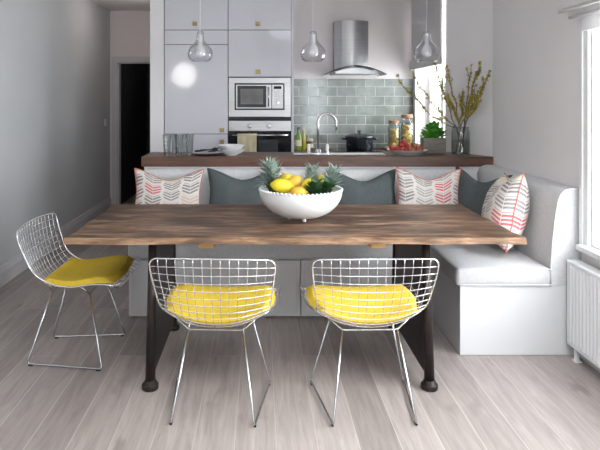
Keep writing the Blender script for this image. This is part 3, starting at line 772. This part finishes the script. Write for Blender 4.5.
# faucet
fxx, fy = .462, 4.865
t = thing('kitchen_tap', 'chrome swan-neck bridge tap with two white lever handles on the bar', 'tap', (fxx, fy, zb))
b = B(); box(b, fxx-.09, fxx+.09, fy-.028, fy+.028, zb, zb+.014, .005); lathe(b, [(0, zb+.014), (.028, zb+.014), (.022, zb+.04), (.015, zb+.05), (0, zb+.05)], fxx, fy, 20); obj('base_plate', b, M_chrome, t, True)
pts = [(fxx, fy, zb+.04), (fxx, fy, zb+.24)]
R0 = .075
for k in range(1, 15):
    a = PI-PI*1.08*k/14; pts.append((fxx+.075+R0*math.cos(a), fy+.02*k/14, zb+.255+R0*math.sin(a)*1.05))
pts.append((fxx+.152, fy+.022, zb+.205)); b = B(); tube(b, pts, .0105, 12); tube(b, [pts[-1], (fxx+.153, fy+.022, zb+.195)], .014, 12); obj('spout', b, M_chrome, t)
for sx in (-.075, .075):
    b = B(); lathe(b, [(0, zb+.012), (.018, zb+.012), (.013, zb+.03), (0, zb+.032)], fxx+sx, fy, 16); hd = obj('valve', b, M_chrome, t, True)
    b = B(); lathe(b, [(0, zb+.031), (.011, zb+.031), (.0145, zb+.05), (.013, zb+.085), (.0, zb+.09)], fxx+sx, fy, 14); obj('lever', b, M_bowl, hd, True, label='white ceramic lever')
# tumblers
def glass():
    t = thing('drinking_glass', '', 'glass', (0, 0, 0), 'tall clear tumblers on the left end of the bar')
    b = B(); lathe(b, [(0, 0), (.024, 0), (.026, .004), (.034, .165), (.0325, .166), (.0245, .010), (0, .010)], 0, 0, 24); obj('body', b, M_glass, t, True)
    b = B(); tt = []; 
    for k in range(25): tt.append((.0335*math.cos(2*PI*k/25), .0335*math.sin(2*PI*k/25), .166))
    tube(b, tt, .0012, 5, closed=True); obj('lip', b, M_glass, t)
    kids(t); return t
g0 = glass(); gl = [(-.752, 4.80, 'clear tumbler at the far left of the row on the bar'), (-.700, 4.90, 'second clear tumbler from the left on the bar'), (-.655, 4.79, 'third clear tumbler from the left on the bar'), (-.618, 4.93, 'clear tumbler set back behind the others on the bar'), (-.575, 4.82, 'rightmost clear tumbler on the bar beside the dark plate')]
for i, (x, y, l) in enumerate(gl):
    if i == 0: g0.location = (x, y, zb); g0['label'] = l
    else: dup(g0, (x, y, zb), 0, l)
# dark plate with utensils
b = B(); lathe(b, [(0, zb), (.07, zb), (.12, zb+.010), (.135, zb+.016), (.132, zb+.019), (.07, zb+.006), (0, zb+.006)], -.43, 4.89, 40, sy=.9)
tag(obj('dinner_plate', b, M_steel, None, True), 'flat grey serving plate on the bar under the dark cutlery', 'plate')
def utensil(lab, x0, x1, y0, y1, z0, z1, kind):
    t = thing(kind, lab, 'cutlery', (x0, y0, z0), 'dark handled cutlery on the grey plate')
    p0, p1 = Vector((x0, y0, z0)), Vector((x1, y1, z1)); mid = p0.lerp(p1, .55)
    b = B(); tube(b, [p0, p0.lerp(mid, .5), mid], [.008, .007, .004], 8); obj('handle', b, M_blackmat, t)
    b = B(); n = 6
    tube(b, [mid]+[mid.lerp(p1, k/n) for k in range(1, n+1)], [.003, .003, .004, .012, .016, .013, .004], 8); obj('bowl', b, M_blackmat, t)
utensil('black serving spoon lying across the grey plate', -.535, -.345, 4.86, 4.83, zb+.030, zb+.050, 'serving_spoon')
utensil('black serving spoon crossing behind the first on the plate', -.50, -.32, 4.96, 4.92, zb+.030, zb+.042, 'serving_spoon')
b = B()
for k in range(7):
    random.seed(40+k); x = -.405+k*.014; box(b, x-.03, x+.03, 4.86, 4.93, zb+.022+.0045*k*(1 if k < 4 else .6), zb+.027+.0045*k*(1 if k < 4 else .6), .002)
tag(obj('napkin', b, M_slate), 'dark folded cloth heaped on the grey plate', 'napkin')
# white shallow bowls
def dish(lab, x, y, z, r, h, m):
    b = B(); lathe(b, [(0, z), (r*.42, z), (r*.44, z+.006), (r*.75, z+h*.45), (r, z+h), (r-.004, z+h+.001), (r*.72, z+h*.45+.005), (r*.4, z+.01), (0, z+.01)], x, y, 40)
    return tag(obj('serving_dish', b, m, None, True), lab, 'dish')
dish('shallow white dish on the bar in front of the oven towel', -.24, 4.84, zb, .112, .050, M_bowl)['group'] = 'stacked white dishes on the bar'
dish('white dish stacked inside the lower dish by the oven towel', -.24, 4.84, zb+.0265, .108, .055, M_bowl)['group'] = 'stacked white dishes on the bar'
# red fruit dish
t = dish('wide white dish piled with red fruit on the bar', 1.19, 4.885, zb, .165, .042, M_bowl)
random.seed(5); fr = []
spots = [(-.09, -.02), (-.055, .04), (-.03, -.05), (.0, .01), (.03, -.045), (.055, .03), (.085, -.02), (-.07, .0), (.02, .05), (-.12, .02), (.115, .01), (-.045, .0, .04), (-.01, -.02, .042), (.06, 0, .035), (-.028, .005, .068)]
for i, s in enumerate(spots):
    x, y = s[0], s[1]; zz = s[2] if len(s) > 2 else 0; rr = .021+.004*random.random()
    b = B(); base = zb+.012+.018*min(1, (abs(x)/.1)**2)+zz; n = 9
    lathe(b, [(0, base)]+[(rr*math.sin(PI*k/n)*(1.0-.18*math.cos(PI*k/n)*-1), base+rr*1.0*(1-math.cos(PI*k/n))) for k in range(1, n)]+[(0, base+2*rr)], 1.19+x, 4.885+y, 14)
    names = ['at the left edge of the pile', 'back left of the pile', 'front left of the pile', 'in the middle of the dish', 'front right of the pile', 'back right of the pile', 'right side of the pile', 'left of centre', 'at the back of the pile', 'outermost on the left rim', 'outermost on the right rim', 'heaped second layer left', 'heaped second layer centre', 'heaped second layer right', 'topmost of the heap']
    red = i in (0, 2, 3, 7, 11, 12, 14, 9)
    f = tag(obj('strawberry', b, M_red if red else M_redbrown, None, True), ('bright red' if red else 'russet red')+' fruit in the white dish, '+names[i], 'fruit', 'red fruit in the white dish')
# planter with basil
px_, py_ = 1.458, 5.085
t = thing('basil_planter', 'grey rectangular planter box of bright green basil on the bar', 'plant', (px_, py_, zb))
b = B(); box(b, px_-.095, px_+.095, py_-.05, py_-.042, zb, zb+.125); box(b, px_-.095, px_+.095, py_+.042, py_+.05, zb, zb+.125); box(b, px_-.095, px_-.087, py_-.042, py_+.042, zb, zb+.125); box(b, px_+.087, px_+.095, py_-.042, py_+.042, zb, zb+.125); box(b, px_-.087, px_+.087, py_-.042, py_+.042, zb, zb+.11)
obj('planter_box', b, M_planter, t)
b = B(); random.seed(11)
for k in range(230):
    a = random.random()*2*PI; r = math.sqrt(random.random())
    c = Vector((px_+r*.092*math.cos(a), py_+r*.06*math.sin(a), zb+.12+random.random()*.125*(1-r*r*.6)))
    d = Vector((math.cos(a)*r+random.uniform(-.4, .4), math.sin(a)*r+random.uniform(-.4, .4), .5+random.random()))
    leaf(b, c, d, random.uniform(.028, .048), .018, .5)
o = obj('foliage', b, M_basil, t); o['kind'] = 'stuff'
b = B(); random.seed(12)
for k in range(14):
    a = random.random()*2*PI; tube(b, [(px_+.05*math.cos(a), py_+.02*math.sin(a), zb+.11), (px_+.07*math.cos(a), py_+.04*math.sin(a), zb+.19)], .002, 5)
obj('stem', b, M_basil, t)['kind'] = 'stuff'
# glass jar vase
vx, vy = 1.622, 4.875
t = thing('glass_vase', 'clear square-shouldered glass jar holding flowering branches on the bar', 'vase', (vx, vy, zb))
b = B(); prof = [(0, zb), (.068, zb), (.073, zb+.006), (.073, zb+.185), (.066, zb+.20), (.064, zb+.222), (.061, zb+.222), (.063, zb+.198), (.069, zb+.183), (.069, zb+.010), (0, zb+.009)]
lathe(b, prof, vx, vy, 32); obj('jar', b, M_glass, t, True)
b = B(); tube(b, [(vx+.064*math.cos(2*PI*k/32), vy+.064*math.sin(2*PI*k/32), zb+.222) for k in range(32)], .003, 6, closed=True); obj('lip', b, M_glass, t)
b = B(); lathe(b, [(0, zb+.011), (.067, zb+.012), (.067, zb+.12), (0, zb+.12)], vx, vy, 32); obj('water', b, M_water, t)
def branch(lab, end, sag, seed, n_tw=5, bl=60, start=None):
    random.seed(seed); a = random.random()*2*PI
    p0 = Vector((vx+.045*math.cos(a), vy+.045*math.sin(a), zb+.015)); p1 = Vector((vx+.02*math.cos(a+2.5)+.02*(1 if end[0] > vx else -1), vy+.02*math.sin(a+2.5), zb+.225)); e = Vector(end)
    t = thing('flowering_branch', lab, 'branch', p0, 'yellow flowering branches in the glass jar')
    pts = []
    for k in range(17):
        f = k/16
        if f < .25: p = p0.lerp(p1, f/.25)
        else:
            g = (f-.25)/.75; p = p1.lerp(e, g)+Vector((0, 0, sag*math.sin(PI*g)))
            p += Vector((noise.noise(Vector((seed, g*4, 0))), noise.noise(Vector((seed, g*4, 5)))*.6, noise.noise(Vector((seed, g*4, 9)))))*.022
        pts.append(p)
    b = B(); tube(b, pts, [.0045-.003*k/16 for k in range(17)], 5); ends = [(pts, 6)]
    for q in range(n_tw):
        i = random.randint(7, 13); d = (pts[i+1]-pts[i]).normalized(); L_ = random.uniform(.05, .11)
        dv = (d+Vector((random.uniform(-.7, .7), random.uniform(-.6, .6), random.uniform(-.1, .8)))).normalized()
        tp = [pts[i], pts[i]+dv*L_*.5+Vector((0, 0, .004)), pts[i]+dv*L_]; tube(b, tp, [.0022, .0017, .001], 4); ends.append((tp, 0))
    obj('stem', b, M_bark, t)
    b = B()
    for k in range(int(bl*1.7)):
        pl, st = ends[0] if random.random() < .6 else random.choice(ends)
        i = random.uniform(st, len(pl)-1.01); i = max(0, min(len(pl)-1.01, math.floor(i*1.4+.5)/1.4+random.uniform(-.12, .12))); c = pl[int(i)].lerp(pl[int(i)+1], i-int(i))
        for j in range(4):
            d = Vector((random.uniform(-1, 1), random.uniform(-1, 1), random.uniform(-.6, 1)))
            leaf(b, c, d, random.uniform(.012, .024), .0058, .3)
    o = obj('blossom', b, M_blossom, t); o['kind'] = 'stuff'
branch('long flowering branch arching far left across the kitchen window', (1.10, 4.86, 1.675), -.09, 21, 4, 45)
branch('flowering branch reaching left and up towards the pendant', (1.24, 4.92, 1.70), -.06, 22, 4, 42)
branch('flowering branch rising up to the left over the window edge', (1.40, 4.86, 1.765), -.03, 23, 6, 60)
branch('bare-tipped upright branch left of the jar centre', (1.50, 4.85, 1.745), 0, 24, 3, 36)
branch('slim straight branch rising right of the jar centre', (1.69, 4.82, 1.75), 0, 25, 3, 40)
branch('tall blossom-thick branch at the right of the bunch', (1.70, 4.66, 1.76), .0, 26, 7, 95)
branch('rightmost flowering branch bending outwards', (1.765, 4.62, 1.69), -.01, 27, 7, 95)
branch('short blossom-thick branch low on the right', (1.74, 4.72, 1.52), .02, 28, 6, 85)
branch('short flowering twig in the middle of the bunch', (1.62, 4.82, 1.55), 0, 29, 6, 75)
branch('short flowering twig low on the left of the bunch', (1.50, 4.82, 1.50), 0, 30, 6, 70)

# ------------------------------------------------------------------ tall cabinets
FY = 5.72
def knob(x, z, par):
    b = B(); box(b, x-.006, x+.006, FY-.016, FY, z-.006, z+.006); box(b, x-.021, x+.021, FY-.026, FY-.015, z-.019, z+.019, .003); obj('knob', b, M_brass, par)
def door(t, x0, x1, z0, z1, kn=None, name='door'):
    b = B(); box(b, x0+.003, x1-.003, FY, FY+.02, z0+.003, z1-.003, .0015); d = obj(name, b, M_cab, t)
    if kn: knob(kn[0], kn[1], d)
t = thing('tall_cabinet', 'tall glossy pale grey larder cabinet at the left of the kitchen', 'cabinet', (-.62, 6.05, 0))
b = B(); box(b, -.922, -.316, FY+.022, 6.375, 0, 2.665); obj('body', b, M_gap, t)
door(t, -.922, -.314, 2.127, 2.665, (-.629, 2.184)); door(t, -.922, -.314, 1.99, 2.127, name='filler_panel'); door(t, -.922, -.314, 1.136, 1.99, (-.371, 1.172)); door(t, -.922, -.314, .1, 1.136, (-.371, 1.062))
b = B(); box(b, -.92, -.316, FY+.06, FY+.07, 0, .1); obj('plinth', b, M_cab, t)
t = thing('oven_housing', 'tall glossy pale grey cabinet housing the microwave and oven', 'cabinet', (-.01, 6.05, 0))
b = B(); box(b, -.312, -.296, FY+.022, 6.36, 0, 2.665); box(b, .272, .288, FY+.022, 6.36, 0, 2.665); box(b, -.296, .272, 6.34, 6.36, 0, 2.665)
for z in (.86, 1.284, 1.676, 2.12, 2.645): box(b, -.296, .272, FY+.022, 6.34, z, z+.008)
obj('body', b, M_gap, t)
b = B(); box(b, .29, .314, FY, 6.37, 0, 2.665, .001); obj('side_panel', b, M_cab, t)
door(t, -.314, .29, 2.127, 2.665, (-.029, 2.184)); door(t, -.314, .29, 1.68, 2.127, (-.029, 1.727)); door(t, -.314, .29, .1, .862)
# microwave
t = thing('microwave', 'built-in stainless steel microwave above the oven', 'microwave', (-.01, 5.9, 1.293))
b = B(); box(b, -.308, .284, FY-.002, FY+.02, 1.365-.065, 1.365, .001); box(b, -.308, .284, FY-.002, FY+.02, 1.62, 1.672, .001); box(b, -.308, -.252, FY-.002, FY+.02, 1.365, 1.62); box(b, .224, .284, FY-.002, FY+.02, 1.365, 1.62)
obj('trim_frame', b, M_steel, t)
b = B(); box(b, -.25, .222, FY+.0, FY+.40, 1.367, 1.618); obj('body', b, M_blackmat, t)
b = B(); box(b, -.238, .10, FY-.012, FY, 1.378, 1.607, .002); dr = obj('door', b, M_steel, t)
b = B(); box(b, -.225, .05, FY-.0135, FY-.012, 1.39, 1.596); obj('window', b, M_screen, dr, label='dark glass window')
b = B(); box(b, -.195, .02, FY-.0145, FY-.0135, 1.42, 1.566); obj('inner_window', b, mat('grey_mesh_glass', (.16, .16, .16), .15, var=.2, vscale=6), dr)
b = B(); tube(b, [(.072, FY-.03, 1.40), (.072, FY-.03, 1.585)], .007, 8); box(b, .067, .077, FY-.03, FY-.012, 1.405, 1.415); box(b, .067, .077, FY-.03, FY-.012, 1.57, 1.58); obj('handle', b, M_chrome, dr)
b = B(); box(b, .105, .212, FY-.012, FY, 1.378, 1.607, .002); cp_ = obj('control_panel', b, M_steel, t)
b = B(); box(b, .122, .195, FY-.0135, FY-.012, 1.565, 1.592); obj('display', b, M_black, cp_)
b = B(); lathe(b, [(0, 0), (.018, 0), (.016, .014), (0, .015)], 0, 0, 20); bmesh.ops.transform(b, matrix=Matrix.Translation((.158, FY-.012, 1.435)) @ Matrix.Rotation(PI/2, 4, 'X'), verts=b.verts); obj('dial', b, M_chrome, cp_, True)
for k in range(4):
    b = B(); box(b, .128, .188, FY-.0135, FY-.012, 1.475+.02*k, 1.485+.02*k); obj('button', b, M_trim_grey, cp_)
# oven
t = thing('oven', 'built-in oven with steel control strip and black glass door', 'oven', (-.01, 5.9, .865))
b = B(); box(b, -.305, .283, FY+.001, FY+.5, .87, 1.28); obj('body', b, M_blackmat, t)
b = B(); box(b, -.308, .286, FY-.012, FY, 1.165, 1.262, .002); cp_ = obj('control_panel', b, M_steel, t)
b = B(); box(b, -.308, .286, FY-.014, FY, 1.263, 1.281, .002); obj('vent_strip', b, M_blackmat, t)
for x in (-.105, .076):
    b = B(); lathe(b, [(0, 0), (.023, 0), (.022, .006), (.017, .008), (.016, .026), (0, .027)], 0, 0, 24); bmesh.ops.transform(b, matrix=Matrix.Translation((x, FY-.012, 1.213)) @ Matrix.Rotation(PI/2, 4, 'X'), verts=b.verts); obj('knob', b, M_chrome, cp_, True)
b = B(); box(b, -.05, .03, FY-.0135, FY-.012, 1.20, 1.225); obj('clock_display', b, M_steel, cp_)
b = B(); box(b, -.308, .286, FY-.018, FY, .872, 1.16, .002); dr = obj('door', b, M_black, t)
b = B(); box(b, -.03, .16, FY-.0195, FY-.018, .93, 1.08); obj('window', b, M_screen, dr, label='inner glass window')
b = B(); tube(b, [(-.275, FY-.05, 1.128), (.255, FY-.05, 1.128)], .008, 10)
for x in (-.255, .235): box(b, x-.006, x+.006, FY-.05, FY-.018, 1.122, 1.134)
obj('handle', b, M_chrome, dr, label='steel bar handle')
b = B(); n = 16; A = []
for s, (yy, z0, z1) in enumerate(((FY-.062, .87, 1.132), (FY-.036, .95, 1.132))):
    rows = []
    for k in range(n+1):
        x = -.222+.18*k/n; w = .0025*math.sin(k*1.1)
        rows.append((x, yy+w, z0, z1))
    A.append(rows)
for rows in A:
    vt = [[b.verts.new((x, y, z0+(z1-z0)*q/6)) for q in range(7)] for x, y, z0, z1 in rows]
    vb = [[b.verts.new((x, y+.003, z0+(z1-z0)*q/6)) for q in range(7)] for x, y, z0, z1 in rows]
    for k in range(n):
        for q in range(6):
            b.faces.new((vt[k][q], vt[k+1][q], vt[k+1][q+1], vt[k][q+1])); b.faces.new((vb[k][q], vb[k][q+1], vb[k+1][q+1], vb[k+1][q]))
tube(b, [(-.222, FY-.05, 1.1285), (-.042, FY-.05, 1.1285)], .0145, 12)
tag(obj('tea_towel', b, M_towel), 'beige tea towel draped over the oven door handle', 'towel')

# ------------------------------------------------------------------ far counter
t = thing('base_cabinet', 'pale grey base cabinet under the tiled splashback', 'cabinet', (.96, 6.1, 0))
b = B(); box(b, .318, 1.615, 5.83, 6.365, 0, .905); obj('body', b, M_gap, t)
for i in range(2):
    x0 = .318+i*.649
    for z0, z1 in ((.1, .5), (.5, .70), (.70, .903)):
        b = B(); box(b, x0+.002, x0+.646, 5.81, 5.83, z0+.002, z1-.002, .0015); d = obj('drawer', b, M_bench, t)
        b = B(); box(b, x0+.27, x0+.38, 5.79, 5.80, z1-.05, z1-.038); box(b, x0+.275, x0+.285, 5.80, 5.81, z1-.05, z1-.038); box(b, x0+.365, x0+.375, 5.80, 5.81, z1-.05, z1-.038); obj('handle', b, M_brass, d)
b = B(); box(b, .317, 1.615, 5.78, 6.368, .908, .95, .003); tag(obj('hob_worktop', b, M_bar), 'dark walnut worktop below the tiled splashback', 'worktop')
zc = .9515
b = B(); box(b, .72, 1.19, 5.86, 6.32, zc, zc+.006, .002); tag(obj('hob', b, M_black), 'black glass hob set on the worktop under the hood', 'hob')
t = thing('casserole_pot', 'black lidded casserole pot on the hob', 'pot', (1.0, 6.1, zc+.0075)); z0 = zc+.0075
b = B(); lathe(b, [(0, z0), (.125, z0), (.133, z0+.01), (.141, z0+.118), (.146, z0+.122), (.140, z0+.126), (.134, z0+.118), (.126, z0+.012), (0, z0+.01)], 1.0, 6.1, 40); obj('body', b, M_pot, t, True)
b = B(); lathe(b, [(.148, z0+.127), (.147, z0+.137), (.11, z0+.153), (.03, z0+.163), (0, z0+.164), ], 1.0, 6.1, 40); lathe(b, [(0, z0+.130), (.148, z0+.127)], 1.0, 6.1, 40); ld = obj('lid', b, M_pot, t, True)
b = B(); lathe(b, [(0, z0+.163), (.009, z0+.163), (.009, z0+.175), (.02, z0+.180), (.02, z0+.192), (0, z0+.194)], 1.0, 6.1, 20); obj('knob', b, M_pot, ld, True)
for s in (-1, 1):
    b = B(); tube(b, rounded([(1.0+s*.138, 6.05, z0+.105), (1.0+s*.178, 6.06, z0+.11), (1.0+s*.178, 6.14, z0+.11), (1.0+s*.138, 6.15, z0+.105)], 4, .02), .008, 8); obj('handle', b, M_pot, t)
b = B(); box(b, 1.27, 1.60, 6.0, 6.30, zc, zc+.025, .004); tag(obj('chopping_board', b, M_board), 'pale wooden board under the storage jars in the far corner', 'board')
zj = zc+.0265
def jar(lab, x, y, r, h):
    t = thing('storage_jar', lab, 'jar', (x, y, zj), 'glass jars of yellow preserves in the corner')
    b = B(); lathe(b, [(0, zj), (r-.004, zj), (r, zj+.006), (r, zj+h*.72), (r*.8, zj+h*.84), (r*.8, zj+h*.88), (r*.76, zj+h*.88), (r*.76, zj+h*.84), (r-.005, zj+h*.71), (r-.005, zj+.008), (0, zj+.008)], x, y, 28); obj('glass', b, M_glass, t, True)
    b = B(); rr = r-.008; random.seed(int(x*100))
    for k in range(46):
        a = random.random()*2*PI; zz = zj+.02+random.random()*h*.60; q = bmesh.new(); bmesh.ops.create_icosphere(q, subdivisions=1, radius=.016)
        for f in q.faces: f.smooth = True
        merge(b, q, 0, Matrix.Translation((x+(rr-.019)*math.cos(a), y+(rr-.019)*math.sin(a), zz)) @ Matrix.Diagonal((1, 1, random.uniform(.7, 1.3), 1)))
    lathe(b, [(0, zj+.012), (rr-.022, zj+.012), (rr-.022, zj+h*.66), (0, zj+h*.66)], x, y, 18)
    obj('contents', b, M_pasta, t)['kind'] = 'stuff'
    b = B(); lathe(b, [(0, zj+h*.885), (r*.84, zj+h*.885), (r*.86, zj+h*.90), (r*.86, zj+h*.99), (r*.8, zj+h), (0, zj+h)], x, y, 28); obj('lid', b, M_cork, t, True)
jar('shorter glass jar of yellow preserve with a dark lid', 1.362, 6.15, .062, .275)
jar('taller glass jar of yellow preserve beside the kitchen window', 1.50, 6.16, .066, .335)
def bottle(lab, x, y, r, h, m, mc, name='oil_bottle', lb=True):
    t = thing(name, lab, 'bottle', (x, y, zc), 'bottles by the oven cabinet')
    b = B(); lathe(b, [(0, zc), (r, zc), (r, zc+h*.6), (r*.4, zc+h*.76), (r*.36, zc+h*.9), (0, zc+h*.9)], x, y, 20); obj('body', b, m, t, True)
    b = B(); lathe(b, [(0, zc+h*.9), (r*.5, zc+h*.9), (r*.5, zc+h), (0, zc+h)], x, y, 16); obj('cap', b, mc, t, True)
    if lb: b = B(); lathe(b, [(r+.0008, zc+h*.2), (r+.0008, zc+h*.45)], x, y, 20); obj('label', b, M_label, t, True)
bottle('green oil bottle with a blue cap beside the oven cabinet', .378, 6.05, .032, .235, M_oil, M_blue)
bottle('slim golden oil bottle behind the green one', .435, 6.16, .026, .225, M_oily, M_label, lb=False)
t = thing('spice_jar', 'small dark jar with a pale lid right of the oil bottles', 'jar', (.492, 6.05, zc))
b = B(); lathe(b, [(0, zc), (.034, zc), (.036, zc+.08), (.028, zc+.095), (0, zc+.095)], .492, 6.05, 24); obj('body', b, mat('amber_glass', (.10, .055, .02), .15, var=.2), t, True)
b = B(); lathe(b, [(.0368, zc+.03), (.0372, zc+.07)], .492, 6.05, 24); obj('label', b, M_label, t, True)
b = B(); lathe(b, [(0, zc+.095), (.032, zc+.095), (.032, zc+.12), (0, zc+.121)], .492, 6.05, 24); obj('lid', b, M_label, t, True)
# wall switch between oven and jars? none in view

# ------------------------------------------------------------------ extractor hood
hx = .935
t = thing('extractor_hood', 'stainless steel chimney extractor hood with curved glass canopy', 'extractor hood', (hx, 6.2, 1.70))
b = B(); pr = [(hx-.172, 6.369), (hx-.172, 6.19), (hx-.12, 6.165)]
for k in range(9): a = k/8; pr.append((hx-.11+.22*a, 6.155-.028*math.sin(PI*a)))
pr += [(hx+.12, 6.165), (hx+.172, 6.19), (hx+.172, 6.369)]
prism(b, pr, 'z', 1.775, 2.275); obj('chimney', b, M_steel, t, True, split=20)
b = B(); top_ = []; n = 20
for k in range(n+1):
    u = -1+2*k/n; top_.append((hx+.302*u, 1.802-.085*abs(u)**1.9))
poly = top_+[(x, z-.007) for x, z in top_[::-1]]
prism(b, poly, 'y', 5.90, 6.365); obj('glass_canopy', b, M_hglass, t)
b = B(); poly = [(hx-.20, 1.722), (hx+.20, 1.722), (hx+.20, 1.742), (hx+.1, 1.772), (hx, 1.782), (hx-.1, 1.772), (hx-.20, 1.742)]
prism(b, poly, 'y', 5.96, 6.36); obj('motor_housing', b, M_steel, t)

# ------------------------------------------------------------------ pendants
def pendant():
    t = thing('pendant_lamp', '', 'lamp', (0, 0, 0), 'clear glass pendant lamps hanging above the bar')
    z = 0 # bottom of glass
    b = B(); prof = [(.070, 0), (.090, .010), (.104, .035), (.108, .062), (.102, .092), (.084, .122), (.060, .145), (.043, .162), (.034, .185), (.032, .215), (.033, .238), (.024, .252), (.010, .256)]
    lathe(b, prof+[(r-.003, q) for r, q in prof[::-1]], 0, 0, 36); obj('glass_shade', b, M_pglass, t, True)
    b = B(); tube(b, [(.070*math.cos(2*PI*k/36), .070*math.sin(2*PI*k/36), 0) for k in range(36)], .0028, 6, closed=True); obj('rim', b, M_pglass, t)
    b = B(); lathe(b, [(0, .035), (.025, .04), (.042, .060), (.046, .085), (.038, .112), (.022, .138), (.016, .155), (0, .156)], 0, 0, 24); obj('bulb', b, M_bulb, t, True)
    b = B(); lathe(b, [(0, .156), (.018, .156), (.020, .17), (.020, .222), (.012, .232), (0, .232)], 0, 0, 20); obj('socket', b, M_bulb, t, True)
    b = B(); tube(b, [(0, 0, .232), (0, 0, 2.64-1.79)], .003, 6); obj('cord', b, M_paper, t)
    b = B(); lathe(b, [(0, 2.64-1.79), (.045, 2.64-1.79), (.05, 2.668-1.79), (0, 2.668-1.79)], 0, 0, 20); obj('ceiling_rose', b, M_paper, t, True)
    kids(t); return t
pd = pendant(); pd.location = (-.517, 5.1, 1.79); pd['label'] = 'clear glass pendant hanging in front of the tall larder cabinet'
dup(pd, (.442, 5.1, 1.79), 0, 'clear glass pendant hanging left of the extractor hood')
dup(pd, (1.375, 4.98, 1.78), 0, 'clear glass pendant hanging in front of the kitchen window')

# paper globe lamp over the near left of the room (seen mirrored in the larder door)
t = thing('globe_lamp', 'round white globe lamp hanging behind the viewer, mirrored in the larder door', 'lamp', (-1.59, -.96, 1.73))
b = B(); lathe(b, [(0, 1.73)]+[(.25*math.sin(PI*k/20), 1.98-.25*math.cos(PI*k/20)) for k in range(1, 20)]+[(0, 2.23)], -1.59, -.96, 32)
mg = mat('lit_paper', (.9, .9, .88), .8); mg.node_tree.nodes['Principled BSDF'].inputs['Emission Color'].default_value = (1, .98, .95, 1); mg.node_tree.nodes['Principled BSDF'].inputs['Emission Strength'].default_value = 7
obj('shade', b, mg, t, True)
b = B(); tube(b, [(-1.59, -.96, 2.23), (-1.59, -.96, 2.668)], .004, 6); obj('cord', b, M_paper, t)
# ------------------------------------------------------------------ light
w = bpy.data.worlds.new('overcast_sky'); SC.world = w; w.use_nodes = True
bg = w.node_tree.nodes['Background']; bg.inputs[0].default_value = (.93, .965, 1, 1); bg.inputs[1].default_value = 9.0
def area(name, loc, rot, sx, sy, power, col=(1, 1, 1), portal=False):
    l = bpy.data.lights.new(name, 'AREA'); l.shape = 'RECTANGLE'; l.size = sx; l.size_y = sy; l.energy = power; l.color = col
    if portal: l.cycles.is_portal = True
    o = link(bpy.data.objects.new(name, l)); o.location = loc; o.rotation_euler = rot; return o
l_ = bpy.data.lights.new('hall_fill', 'POINT'); l_.energy = 2.2; l_.color = (1, .90, .86); l_.shadow_soft_size = .12; o_ = link(bpy.data.objects.new('hall_fill', l_)); o_.location = (-1.5, 6.9, 2.45)  # point fill added to lift the dim hall; no fitting hangs there
area('daylight_portal', (XR+.30, (wy0+wy1)/2, (wz0+wz1)/2), (0, PI/2, 0), wz1-wz0, wy1-wy0, 1, portal=True)
area('daylight_portal', (XR+.30, (ky0+ky1)/2, (kz0+kz1)/2), (0, PI/2, 0), kz1-kz0, ky1-ky0, 1, portal=True)
area('daylight_portal', ((qx0+qx1)/2, Y0-.2, (qz0+qz1)/2), (PI/2, 0, 0), qx1-qx0, qz1-qz0, 1, portal=True)
area('daylight_portal', ((sx0+sx1)/2, (sy0+sy1)/2, 2.9), (0, 0, 0), sx1-sx0, sy1-sy0, 1, portal=True)

cam = bpy.data.cameras.new('camera'); co = link(bpy.data.objects.new('camera', cam))
co.location = (0, 0, H); co.rotation_euler = (PI/2, 0, 0); cam.sensor_width = 36; cam.lens = 36
cam.shift_x = .065; cam.shift_y = -.2083; cam.clip_start = .05; SC.camera = co
vs = SC.view_settings; vs.view_transform = 'Standard'; vs.look = 'None'; vs.gamma = 1; vs.exposure = 0.78; vs.use_curve_mapping = False
